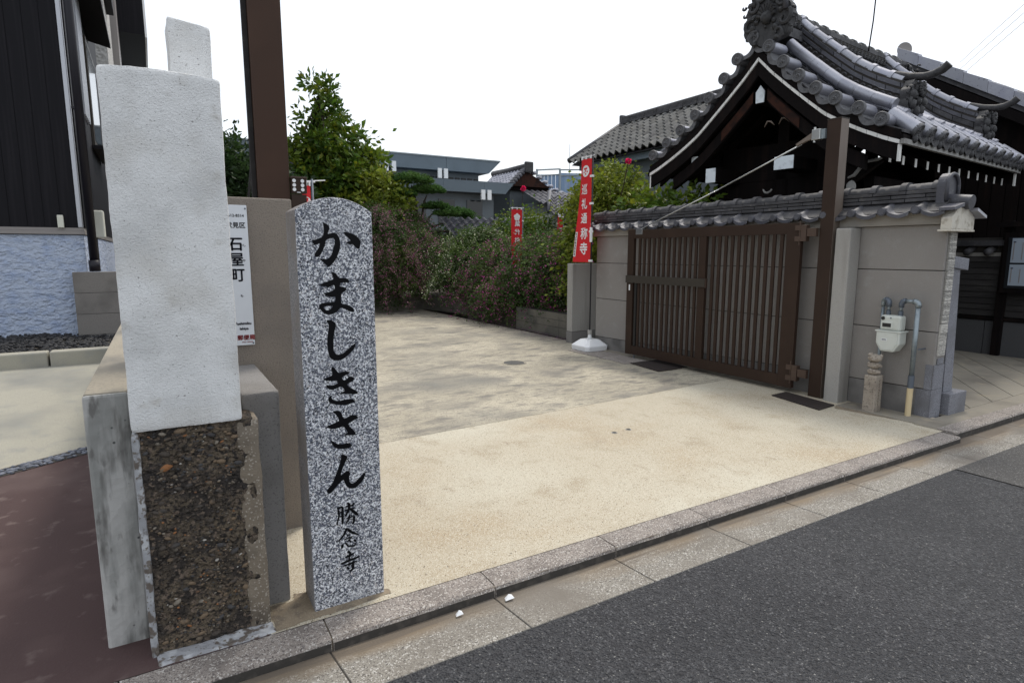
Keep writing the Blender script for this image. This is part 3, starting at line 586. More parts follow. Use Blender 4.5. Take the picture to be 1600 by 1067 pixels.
# left gate post with old timber batten behind, and a slanting cane
po = thing('steel_post', 'tall brown steel gate post rising behind the brown grey wall', 'post', (.61, 3.7, 0))
part(MB().box(.523, .690, 3.62, 3.76, 0, 3.1), 'column', M['bronze_red'], po, bevel=.003)

bt = part(MB().box(.496, .5215, 3.66, 3.69, 0, 3.1), 'timber_stake', M['fenceboard'], bevel=.002); tag(bt, 'thin grey weathered stake tight against the left side of the tall brown steel post', 'stake'); rebase(bt, (.51, 3.67, 0))
cn = part(MB().tube([(.575, 4.5, .0), (.585, 4.5, 1.88), (.655, 4.5, 2.4)], .008, 8), 'garden_cane', M['fenceboard'], smooth=True); tag(cn, 'slanting thin garden cane left of the brown steel post', 'cane'); rebase(cn, (.575, 4.5, 0))
# small panel with six pale discs on the far side of the post
kp = thing('light_panel', 'small dark panel with six pale round discs beside the brown steel post', 'panel', (.735, 3.62, 1.7))
part(MB().box(.694, .778, 3.60, 3.64, 1.832, 1.925), 'casing', M['bronze'], kp, bevel=.002)
part(MB().box(.690, .782, 3.595, 3.645, 1.916, 1.920), 'hood', M['hinge'], kp)
part(MB().box(.694, .775, 3.605, 3.64, 1.70, 1.826), 'lower_box', M['bronze'], kp)
for i in range(3):
    for x in (.709, .754): part(MB().cyl((x, 3.600, 1.852+i*.024), (x, 3.596, 1.852+i*.024), .0098, n=16), 'disc', M['white'], kp)
part(MB().box(.722, .742, 3.597, 3.599, 1.8345, 1.8385), 'plate', M['white'], kp)

# ================================================================== HOUSE ON THE LEFT
hs = thing('house', 'dark metal clad house on pale blue stucco base behind the white pillar', 'house', (-2.4, 10, .4))
part(MB().box(-5.2, -.79, 10.0, 17, .3, 1.735), 'foundation', M['stucco'], hs, bevel=.01)
part(MB().box(-5.2, -.775, 9.965, 17, 1.742, 1.79), 'flashing', M['flash'], hs); part(MB().box(-5.2, -.782, 9.978, 17, 1.792, 1.828), 'flashing', M['flash'], hs)
part(MB().box(-5.2, -.80, 10.01, 17, 1.80, 9.0), 'core', M['siding'], hs)
b0 = mesh_of(MB().box(0, .168, 0, .02, 0, 7.2), 'siding_board', M['siding'])
b1_ = mesh_of(MB().box(0, .030, 0, .012, 0, 7.2), 'siding_board', M['siding'])
x = -.80 - .045
for k in range(16):
    x -= .176; inst(b0, 'siding_board', hs, (x, 9.995, 1.83)); inst(b1_, 'siding_batten', hs, (x+.169+.002-.016, 10.002, 1.83))
part(MB().box(-.845, -.786, 9.985, 10.03, 1.83, 9), 'corner_trim', M['silver'], hs, bevel=.012)
for k in range(10):
    part(MB().box(-.786, -.772, 10.05+k*.19, 10.22+k*.19, 1.83, 9), 'siding_board', M['siding'], hs)
part(MB().box(-.79, -.775, 12, 16.9, 1.83, 9), 'side_cladding', M['siding'], hs)
dp = part(MB().tube([(-.70, 9.93, 1.27), (-.70, 9.93, 7.5)], .052, 14), 'downpipe', M['pipeblack'], hs, smooth=True)
part(MB().tube([(-.70, 9.93, 1.25), (-.70, 9.93, 1.40)], .066, 14), 'pipe_collar', M['pipeblack'], dp, smooth=True)
part(MB().tube([(-.70, 9.92, 5.0), (-.70,9.86,5.06), (-.63, 9.8, 5.06)], .05, 10), 'pipe_elbow', M['zinc'], dp, smooth=True)
part(MB().box(-.78, -.70, 9.90, 9.97, 3.35, 3.38), 'pipe_bracket', M['pipeblack'], dp)
part(MB().box(-1.058, -.99, 9.93, 9.975, 1.825, 1.99), 'vent_cover', M['cream'], hs, bevel=.008)
vc = part(MB().box(-.775, -.60, 10.9, 11.12, 1.72, 2.12), 'service_box', M['cream'], hs, bevel=.02); part(MB().tube([(-.73, 10.95, 1.72), (-.73, 10.95, 1.3)], .03, 10), 'conduit', M['fenceboard'], vc, smooth=True)
wn = part(MB().box(-.775, -.73, 13.0, 14.9, 3.35, 5.15), 'window', M['bronze_l'], hs, bevel=.005)
part(MB().box(-.73, -.725, 13.1, 14.8, 3.45, 5.05), 'pane', M['glass'], wn); part(MB().box(-.76, -.58, 12.9, 15.0, 3.28, 3.34), 'sill', M['siding'], wn)
for k in range(6): part(MB().box(-.772, -.735, 11.6+k*.16, 11.68+k*.16, 3.6, 6.2), 'louvre', M['silver'], hs)
part(MB().hexa([(-.78,11.2,5.5),(-.42,11.2,5.42),(-.42,14.6,5.42),(-.78,14.6,5.5)], [(-.78,11.2,6.3),(-.42,11.2,5.50),(-.42,14.6,5.50),(-.78,14.6,6.3)]), 'awning', M['siding'], hs)
h2 = thing('house', 'pale brick clad house with deep dark eaves further back on the left', 'house', (-2, 22, 0))
part(MB().box(-7, -.62, 19, 30, 0, 11.5), 'wall', M['whitebrick'], h2)
part(MB().box(-1.2, .30, 24.8, 31, 8.75, 10.9), 'eave', M['siding'], h2); part(MB().box(.30, .36, 24.8, 31, 8.68, 10.9), 'gutter', M['fin'], h2)
part(MB().box(-.62, -.45, 23, 25.2, 7.0, 11.2), 'corner_post', M['flash'], h2)
part(MB().box(-.62, -.45, 19.4, 20.6, 7.9, 9.5), 'window_hood', M['siding'], h2)
h3 = thing('house', 'small dark brown gable end showing under the far eaves on the left', 'house', (-.5, 34, 0))
part(MB().box(-3, -.1, 34, 40, 0, 9.9), 'wall', M['boards'], h3); part(MB().hexa([(-3,33.7,9.9),(.1,33.7,9.9),(.1,40,9.9),(-3,40,9.9)],[(-3,33.7,11.2),(-.2,33.7,11.0),(-.2,40,11.0),(-3,40,11.2)]), 'roof', M['siding'], h3)
rw = thing('block_wall', 'three course brown concrete block retaining wall in front of the dark house corner', 'wall', (-.3, 9.9, .4))
for i in range(3):
    for j in range(3):
        a = -.95 + j*.62; part(MB().box(a+.003 if j else a, a+.617, 9.84, 9.97, .40+i*.283, .40+i*.283+.277), 'block', M['block'], rw, bevel=.004)
part(MB().box(-.94, .9, 9.852, 9.98, .35, 1.24), 'mortar_core', M['conc'], rw)

# ================================================================== GATE WALL WITH TILED COPING
gw = thing('tiled_wall', 'long wall of grey beige panels with plaster band and dark tiled coping, behind the slatted gate', 'wall', (6.1, 5.0, 0))
part(MB().box(6.012, 6.2, 2.65, 7.50, -.05, 1.75), 'wall_core', M['joint'], gw)
def jz(y): return .262 - (y-2.65)*.0165      # the base joint drops slightly to the far end
ys = [2.64, 4.05, 5.40, 6.75, 7.505]
for a, b in zip(ys[:-1], ys[1:]):
    a2, b2 = a, b-.0015
    part(MB().hexa([(6.004,a2,-.04),(6.19,a2,-.04),(6.19,b2,-.04),(6.004,b2,-.04)], [(6.004,a2,jz(a)-.004),(6.19,a2,jz(a)-.004),(6.19,b2,jz(b)-.004),(6.004,b2,jz(b)-.004)]), 'base_panel', M['panelbase'], gw, bevel=.002)
    part(MB().hexa([(6,a2,jz(a)+.004),(6.19,a2,jz(a)+.004),(6.19,b2,jz(b)+.004),(6,b2,jz(b)+.004)], [(6,a2,.785),(6.19,a2,.785),(6.19,b2,.785),(6,b2,.785)]), 'wall_panel', M['panel'], gw, bevel=.003)
    part(MB().box(6, 6.19, a2, b2, .793, 1.337), 'wall_panel', M['panel'], gw, bevel=.003)
    part(MB().box(6, 6.19, a2, b2, 1.345, 1.745), 'wall_panel', M['panel'], gw, bevel=.003)
part(MB().box(5.955, 6.25, 2.66, 7.55, 1.748, 1.86), 'plaster_band', M['band'], gw, bevel=.004)
# end face: strip of stacked stone over granite pieces
for k in range(4):
    z0 = .575 + k*.292
    f = part(MB().box(6.035, 6.165, 2.628, 2.639, z0, z0+.287), 'stone_strip', M['ledge'], gw)
    for j in range(11):
        zz = z0 + .006 + j*.0255; part(MB().box(6.038+gr_.uniform(0,.006), 6.162-gr_.uniform(0,.006), 2.6225+gr_.uniform(0,.004), 2.6275, zz, zz+.018+gr_.uniform(0,.005)), 'slate_course', M['ledge'], f)
part(MB().box(5.997, 6.185, 2.631, 2.6395, -.03, .262), 'granite_facing', M['granite_dark'], gw)
part(MB().box(6.002, 6.18, 2.629, 2.6385, .266, .49), 'granite_facing', M['granite_dark'], gw)
part(MB().box(6.05, 6.16, 2.631, 2.6385, .495, .55), 'granite_facing', M['granite_dark'], gw)
part(MB().box(5.9935, 5.9985, 2.64, 2.76, -.02, .255), 'damp_granite_edge', M['granite_dark'], gw)
part(MB().box(5.9935, 5.9985, 2.64, 2.70, .262, .49), 'damp_granite_edge', M['granite_dark'], gw)
# flaking plaster bracket at the end
part(MB().prism([(5.90,2.655,1.70),(6.30,2.655,1.70),(6.30,2.655,1.80),(6.20,2.655,1.885),(5.99,2.655,1.885),(5.90,2.655,1.80)], (0,-.09,0)), 'end_bracket', M['whiteplaster'], gw, bevel=.006)
part(MB().box(5.885, 6.31, 2.56, 2.67, 1.683, 1.70), 'end_bracket_foot', M['whiteplaster'], gw, bevel=.004)
# eave tiles: pan with a rolled side, a round end on the roll
def s_tile(L, slope, round_end=True, wd=.285):
    mb = MB(); n = 18; rows = []
    def prof(u): # u 0..1 across the width
        if u < .62: return -.024*math.sin(math.pi*u/.62)
        return .034*math.sin(math.pi*(u-.62)/.38)
    for i in range(4):
        t = i/3
        rows.append([(L*t, u/n*wd, slope*t + prof(u/n)) for u in range(n+1)])
    mb.grid(rows)
    mb.grid([[(x, y, z-.018) for x, y, z in r_] for r_ in rows], flip=True)
    front = rows[0]; mb.grid([[(x-.0, y, z-.018) for x, y, z in front], front], flip=True)
    # drip lip on the front of the pan
    lip = [(x-.004, y, z) for x, y, z in front[:13]]; mb.grid([[(x, y, z-.032) for x, y, z in lip], lip], flip=True)
    mb.grid([[(x+.012, y, z-.032) for x, y, z in lip], [(x, y, z-.032) for x, y, z in lip]], flip=True)
    if round_end:
        mb.tube([(-.022, wd*.81, .006), (.03, wd*.81, .010)], [.037, .037], 16)
        mb.tube([(-.026, wd*.81, .006), (-.022, wd*.81, .006)], [.028, .032], 16)
    return mb
etile = mesh_of(s_tile(.27, .105), 'eave_tile', M['tile'], True)
etile.set_sharp_from_angle(angle=R(40))
yy = 2.62; k = 0
cop = gw
while yy < 7.65:
    inst(etile, 'eave_tile', gw, (5.872 + jr.uniform(-.004,.004), yy, 1.868 + jr.uniform(-.003,.003)), (0, 0, 0)); 
    inst(etile, 'eave_tile', gw, (6.375, yy+.285, 1.868), (0, 0, math.pi)); yy += .2865
part(MB().prism([(5.90,2.66,1.862),(6.32,2.66,1.862),(6.15,2.66,1.985),(6.07,2.66,1.985)], (0,5.0,0)), 'clay_bedding', M['tiledull'], gw)
# ridge courses
for c_ in range(3):
    z0 = 1.958 + c_*.036; hw = .105 - c_*.006; yy = 2.72 + (c_ % 2)*.13
    L_ = .30
    if c_ % 2: part(MB().box(6.11-hw, 6.11+hw, 2.70, 2.845, z0, z0+.029), 'ridge_course_tile', M['tiledull'], gw, bevel=.003)
    while yy < 7.6:
        part(MB().box(6.11-hw-jr.uniform(0,.004), 6.11+hw, yy+.003, min(yy+L_, 7.62)-.003, z0+jr.uniform(0,.002), z0+.030), 'ridge_course_tile', M['tiledull'], gw, bevel=.003); yy += L_
capm = MB(); n = 12
rows = []
for (y, r_) in ((0,.078),(.055,.078),(.06,.062),(.30,.058)):
    rows.append([(math.cos(math.pi*i/n)*r_*1.12, y, math.sin(math.pi*i/n)*r_) for i in range(n+1)])
capm.grid(rows, flip=True); capm.add([(.078*1.12*math.cos(math.pi*i/n), 0, .078*math.sin(math.pi*i/n)) for i in range(n+1)], [tuple(range(n+1))])
capme = mesh_of(capm, 'ridge_cap_tile', M['tiledull'], True); capme.set_sharp_from_angle(angle=R(40))
yy = 2.76
while yy < 7.5:
    inst(capme, 'ridge_cap_tile', gw, (6.11, yy, 2.066 + jr.uniform(-.002,.002)), (R(jr.uniform(-.5,.5)),0,0)); yy += .272
# end ornament: arched plate with rolled rim, and a round end tile below it
en = part(MB().prism([(6.0,2.69,1.93),(6.0,2.69,2.08)] + [(6.11-.11*math.cos(math.pi*i/12), 2.69, 2.08+.115*math.sin(math.pi*i/12)) for i in range(13)] + [(6.22,2.69,1.93)], (0,.07,0)), 'ridge_end_plate', M['tile'], gw, bevel=.004)
part(MB().tube([(6.01,2.68,1.95),(6.01,2.68,2.08)] + [(6.11-.10*math.cos(math.pi*i/12), 2.68, 2.08+.105*math.sin(math.pi*i/12)) for i in range(1,12)] + [(6.21,2.68,2.08),(6.21,2.68,1.95)], .016, 8), 'rolled_rim', M['tile'], en, smooth=True)
part(MB().tube([(6.11,2.52,1.93),(6.11,2.72,1.955)], [.062,.062], 20), 'round_end_tile', M['tile'], gw, smooth=True, sharp=True)
part(MB().hexa([(5.86,2.535,1.86),(6.02,2.535,1.895),(6.02,2.66,1.895),(5.86,2.66,1.86)],[(5.86,2.535,1.885),(6.02,2.535,1.925),(6.02,2.66,1.925),(5.86,2.66,1.885)]), 'verge_tile', M['tile'], gw)
part(MB().hexa([(6.18,2.50,1.86),(6.36,2.50,1.80),(6.36,2.66,1.80),(6.18,2.66,1.86)],[(6.18,2.50,1.885),(6.36,2.50,1.825),(6.36,2.66,1.825),(6.18,2.66,1.885)]), 'verge_tile', M['tilelight'], gw)

pn = part(rough_box(5.815, 5.992, 3.386, 3.535, -.03, 1.738, 40, .0012, 31), 'pilaster', M['pilaster'], smooth=True)
tag(pn, 'pale grey rendered pilaster between the right brown post and the gas meter', 'pilaster'); rebase(pn, (5.9, 3.46, 0))
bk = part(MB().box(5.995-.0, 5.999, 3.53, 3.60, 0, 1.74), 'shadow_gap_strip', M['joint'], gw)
lf = thing('low_wall', 'short concrete end wall behind the long red banner at the far end of the gate', 'wall', (6.1, 8.1, 0))
part(MB().box(5.93, 6.9, 8.045, 8.19, .19, 1.322), 'wall_body', M['pilaster'], lf, bevel=.006)
part(MB().box(5.925, 6.9, 8.04, 8.195, -.05, .184), 'wall_foot', M['panelbase'], lf, bevel=.003)

# ================================================================== SLATTED GATE
gt_ = thing('slatted_gate', 'dark brown slatted metal gate with tension rod folded open against the tiled wall', 'gate', (5.93, 5.3, 0))
GX0, GX1 = 5.885, 5.935
def gp_(y0, y1, z0, z1, name, m='bronze', x0=GX0, x1=GX1, bev=.002): return part(MB().box(x0, x1, y0, y1, z0, z1), name, M[m], gt_, bevel=bev)
gp_(6.535, 6.66, .055, 1.848, 'stile'); gp_(3.955, 4.125, .055, 1.835, 'stile')
gp_(4.126, 6.534, 1.72, 1.838, 'top_rail', x0=GX0+.002); gp_(4.126, 6.534, .06, .185, 'bottom_rail', x0=GX0+.002)
gp_(5.225, 5.335, .186, 1.719, 'mullion', x0=GX0+.002)
slat = mesh_of(MB().box(0, .018, 0, .040, 0, 1.53), 'slat', M['bronze'])
for i in range(12): inst(slat, 'slat', gt_, (GX0+.008, 5.372 + i*.0935, .188))
for i in range(11): inst(slat, 'slat', gt_, (GX0+.008, 4.165 + i*.0935, .188))
gp_(5.20, 6.665, 1.095, 1.20, 'lock_rail', 'bronze_l', x0=GX0-.022, x1=GX0-.001)
gp_(5.175, 5.199, 1.085, 1.205, 'rail_stop', 'bronze', x0=GX0-.02, x1=GX0-.001)
gp_(6.585, 6.612, .985, 1.07, 'sticker', 'white', x0=GX0-.0015, x1=GX0-.0003, bev=0)
gp_(6.46, 6.50, .19, 1.09, 'latch_channel', 'dark', x0=GX0+.004)
part(MB().cyl((5.91, 6.49, .0), (5.91, 6.49, .06), .008), 'drop_bolt', M['zincdark'], gt_)
for z in (.165, 1.66):
    h = part(MB().box(5.875, 5.94, 3.895, 3.958, z-.02, z+.02+.13), 'hinge_bracket', M['hinge'], gt_, bevel=.003)
    part(MB().box(5.872, 5.90, 3.955, 4.02, z+.095, z+.15), 'hinge_leaf', M['hinge'], h); part(MB().box(5.872, 5.90, 3.955, 4.02, z-.02, z+.035), 'hinge_leaf', M['hinge'], h)
    part(MB().cyl((5.886, 3.972, z-.055), (5.886, 3.972, z+.19), .007), 'hinge_pin', M['hinge'], h)
    part(MB().box(5.885, 5.93, 3.79, 3.893, z+.03, z+.115), 'post_bracket', M['hinge'], h, bevel=.002)
gp_(6.455-.09, 6.495, 1.775, 1.852, 'rod_bracket', 'steel', x0=GX0-.006, x1=GX1+.004)
rd = part(MB().tube([(5.905, 6.40, 1.855), (5.93, 5.1, 2.28)], .0075, 8), 'tension_rod', M['steel'], gt_, smooth=True)
part(MB().tube([(5.93, 5.1, 2.28), (5.94, 4.06, 2.645)], .009, 8), 'rod_sleeve', M['steel'], rd, smooth=True)
part(MB().box(5.89, 5.95, 3.83, 3.92, 2.66, 2.765), 'rod_hinge', M['steel'], gt_, bevel=.004)
part(MB().prism([(5.90,3.92,2.675),(5.90,3.92,2.74),(5.90,3.97,2.715),(5.90,4.10,2.650),(5.90,4.09,2.630),(5.90,3.98,2.665)], (.03,0,0)), 'rod_fork', M['bronze_side'], gt_)
part(MB().cyl((5.92, 3.905, 2.64), (5.92, 3.905, 2.79), .012), 'rod_pin', M['steel'], gt_, smooth=True, sharp=True)
part(MB().box(5.915, 5.948, 3.79, 3.84, 2.665, 2.76), 'rod_plate', M['zinc'], gt_)

rp = thing('steel_post', 'dark brown steel gate post at the hinge side of the slatted gate', 'post', (6.0, 3.71, 0))
part(MB().box(5.95-.01, 6.075, 3.645, 3.787, 0, 2.842), 'column', M['bronze'], rp, bevel=.003)
part(MB().box(5.942, 6.073, 3.6425, 3.6445, .0, 2.838), 'side_face', M['bronze_side'], rp)  # paler tan sheet over the street side of the post
part(MB().box(5.937, 6.078, 3.642, 3.79, 2.842, 2.85), 'cap', M['bronze_l'], rp)

for o_ in (gt_, rp):
    l_ = o_.location.copy(); o_.scale = (.985,)*3; o_.location = (l_.x*.985, l_.y*.985, 0.0)
part(MB().box(5.90, 5.985, 3.545, 3.59, 0, 1.74), 'gap_shade_box', M['dark'], gw)  # black box added to paint the shade in the gap between post and pilaster
# floor plates and covers
for pts, lab in (([(5.499,6.103),(5.413,5.478),(5.95,5.49),(6.02,6.104)], 'dark rubber plate on the ground under the middle of the gate'), ([(5.522,3.923),(5.787,3.939),(5.692,3.337),(5.387,3.304)], 'dark rubber plate on the ground at the foot of the right brown post')):
    o = part(MB().prism([(x, y, .001) for x, y in pts[::-1]], (0,0,.012)), 'floor_plate', M['matrubber'], bevel=.003); tag(o, lab, 'floor plate', 'dark floor plates'); rebase(o, (pts[0][0], pts[0][1], 0))
mh = thing('manhole_cover', 'small round cast iron cover in the grey part of the driveway', 'manhole cover', (4.155, 6.96, 0))
part(MB().cyl((4.155,6.96,.0),(4.155,6.96,.004), .175, n=32), 'frame_ring', M['oldconc'], mh); part(MB().cyl((4.155,6.96,.0),(4.155,6.96,.0075), .142, n=32), 'lid', M['iron'], mh)
for i, (x, y) in enumerate(((3.229,3.756),(3.393,3.766))):
    o = thing('floor_socket', 'steel socket hole in the sand coloured driveway, ' + ('the nearer one with a rust stain' if i == 0 else 'the further one beside it'), 'socket', (x, y, 0), 'pair of socket holes in the driveway')
    part(MB().cyl((x,y,0),(x,y,.003), .026, n=18), 'collar', M['pilaster'], o); part(MB().cyl((x,y,0),(x,y,.0045), .018, n=18), 'hole', M['dark'], o)
for i, (x, y, s) in enumerate(((1.264,2.16,.022),(1.018,2.165,.017))):
    mb = MB().add([(x-s,y-.4*s,-.044),(x+s,y-.55*s,-.040),(x+.9*s,y+.5*s,-.034),(x+.1*s,y+.35*s,-.025),(x-.7*s,y+.6*s,-.043)], [(0,1,3),(1,2,3),(0,3,4)])
    o = part(mb, 'paper_scrap', M['white']); tag(o, ('larger' if i == 0 else 'smaller') + ' crumpled white paper scrap lying in the gutter', 'litter', 'paper scraps in the gutter'); rebase(o, (x, y, -.05))

# ================================================================== GAS METER
_part = part
def part(mb, name, m, parent=None, **k):
    if W.get(getattr(parent, 'name', ''), (0,0,0))[0] == 5.93: mb.xf(lambda p: Vector((p.x, 2.865 + (p.y-2.905)*(.84 if p.y > 2.86 else .95), p.z)))
    return _part(mb, name, m, parent, **k)
gm = thing('gas_meter', 'off white gas meter with galvanised pipes on the wall beside the pilaster', 'gas meter', (5.93, 3.02, .0))
def oct_prism(y0, y1, z0, z1, cut, x0, x1, name, m, parent, bev=.006):
    p = [(x0,y0,z0+cut),(x0,y0,z1),(x0,y1,z1),(x0,y1,z0+cut),(x0,y1-cut*.75,z0),(x0,y0+cut*.75,z0)]
    return part(MB().prism(p, (x1-x0,0,0)), name, M[m], parent, bevel=bev)
lo_ = oct_prism(2.905, 3.155, .585, .775, .075, 5.83, 5.955, 'lower_body', 'meter', gm, .010)
oct_prism(2.925, 3.135, .60, .765, .066, 5.824, 5.831, 'front_cover', 'meter', lo_, .003)
part(MB().box(5.822, 5.962, 2.893, 3.167, .768, .782), 'flange', M['meter'], gm, bevel=.004)
up = part(MB().box(5.845, 5.95, 2.915, 3.135, .78, .925), 'upper_body', M['meter'], gm, bevel=.022)
part(MB().box(5.838, 5.855, 2.99, 3.12, .80, .865), 'counter_box', M['meter'], gm, bevel=.004); part(MB().box(5.8355, 5.8385, 3.01, 3.10, .815, .85), 'counter_window', M['dark'], gm)
part(MB().cyl((5.833, 3.10, .895), (5.86, 3.10, .895), .017), 'reset_plug', M['dark'], gm, smooth=True, sharp=True)
part(MB().cyl((5.84, 3.02, .90), (5.85, 3.02, .90), .007), 'screw', M['zincdark'], gm)
lb = part(MB().box(5.8215, 5.8238, 3.03, 3.09, .685, .708), 'label_plate', M['white'], gm)
part(MB().box(5.8208, 5.8214, 3.034, 3.084, .691, .694), 'print_line', M['signink'], lb); part(MB().box(5.8208, 5.8214, 3.04, 3.084, .698, .703), 'print_line', M['signink'], lb)
for (y, z) in ((2.93, .76),(2.935,.66),(3.0,.61)): part(MB().cyl((5.8225,y,z),(5.8185,y,z), .006, n=10), 'bolt', M['meter'], gm)
for yb, lab in ((2.955, 'r'), (3.085, 'l')):
    part(MB().tube([(5.90, yb, .92), (5.90, yb, .965)], [.024,.024], 16), 'union_nut', M['zincdark'], gm, smooth=True, sharp=True)
    part(MB().tube([(5.90, yb, .965), (5.90, yb, 1.02)], .016, 12), 'riser', M['zinc'], gm, smooth=True)
rp_ = .017
part(MB().tube([(5.90,2.955,1.0),(5.90,2.955,1.035),(5.90,2.945,1.055),(5.90,2.925,1.062),(5.90,2.915,1.062)], .026, 12), 'elbow', M['zincdark'], gm, smooth=True)
part(MB().tube([(5.90,2.92,1.062),(5.90,2.83,1.062)], .017, 12), 'cross_pipe', M['zinc'], gm, smooth=True)
part(MB().tube([(5.90,2.845,1.062),(5.90,2.825,1.062),(5.90,2.805,1.052),(5.90,2.80,1.035),(5.90,2.80,1.01)], .026, 12), 'elbow', M['zinc'], gm, smooth=True)
part(MB().tube([(5.90,2.80,1.02),(5.90,2.80,.36)], .0215, 14), 'down_pipe', M['zinc'], gm, smooth=True)
part(MB().tube([(5.90,2.80,.385),(5.90,2.80,.27)], .027, 14), 'coupling', M['zincdark'], gm, smooth=True, sharp=True)
part(MB().tube([(5.90,2.80,.28),(5.90,2.80,-.02)], .026, 14), 'pipe_sleeve', M['pvc'], gm, smooth=True, sharp=True)
part(MB().tube([(5.90,3.085,1.0),(5.90,3.085,1.035),(5.905,3.095,1.055),(5.915,3.12,1.062),(5.92,3.13,1.062)], .026, 12), 'elbow', M['zincdark'], gm, smooth=True)
part(MB().tube([(5.92,3.12,1.062),(5.93,3.15,1.062),(5.94,3.165,1.05),(5.94,3.17,1.03),(5.94,3.17,1.0)], .024, 12), 'elbow', M['zinc'], gm, smooth=True)
part(MB().tube([(5.94,3.17,1.01),(5.94,3.17,.0)], .017, 12), 'feed_pipe', M['zinc'], gm, smooth=True)
part(MB().box(5.88, 5.998, 2.745, 2.76, .63, .64), 'pipe_clip', M['zincdark'], gm)

part = _part
# ================================================================== STONE POST WITH STACKED CARVED TOP
sp_ = thing('stone_post', 'knee high lichened square stone post with lumpy carved knot on top, under the gas meter', 'stone marker', (5.80, 3.045, 0))
part(rough_box(5.737, 5.862, 2.988, 3.100, -.02, .356, 26, .003, 41), 'shaft', M['pstone'], sp_, smooth=True)
mb = MB()
for (z, rx, ry, rz, dy) in ((.385,.054,.058,.032,.003),(.445,.049,.054,.034,-.002),(.513,.050,.060,.040,.0)):
    mb.ball((5.80, 3.045+dy, z), (rx,ry,rz), 3, .02)
for i in range(26):
    a = jr.uniform(0, 6.28); z = jr.choice((.388,.45,.515,.535)); mb.ball((5.80+.042*math.cos(a), 3.045+.047*math.sin(a), z+jr.uniform(-.012,.012)), (.017,.018,.016), 2, .05)
part(mb, 'carved_top', M['pstone'], sp_, smooth=True)
mb = MB()
for k in range(9): 
    z = .30 - k*.028; mb.box(5.80-.008, 5.80+.008+jr.uniform(-.004,.006), 2.9855, 2.9875, z, z+.006); mb.box(5.797, 5.803, 2.985, 2.987, z-.01, z+.012)
part(mb, 'worn_inscription', M['rubble_side'], sp_)

# ================================================================== GRANITE FENCE POST, RIGHT
gf = thing('stone_fence_post', 'speckled granite post on a cube base at the right end of the tiled wall', 'stone post', (6.4, 2.75, 0))
part(MB().box(6.238, 6.56, 2.58, 2.86, -.02, .205), 'base_block', M['granite_dark'], gf, bevel=.006)
part(MB().hexa([(6.27,2.655,.205),(6.44,2.655,.205),(6.44,2.80,.205),(6.27,2.80,.205)], [(6.23,2.665,1.37),(6.375,2.665,1.37),(6.375,2.80,1.37),(6.23,2.80,1.37)]), 'shaft', M['granite_dark'], gf, bevel=.004)
part(MB().hexa([(6.20,2.64,1.365),(6.47,2.64,1.34),(6.47,2.83,1.34),(6.20,2.83,1.365)], [(6.20,2.64,1.47),(6.47,2.64,1.445),(6.47,2.83,1.445),(6.20,2.83,1.47)]), 'head_block', M['granite_dark'], gf, bevel=.005)

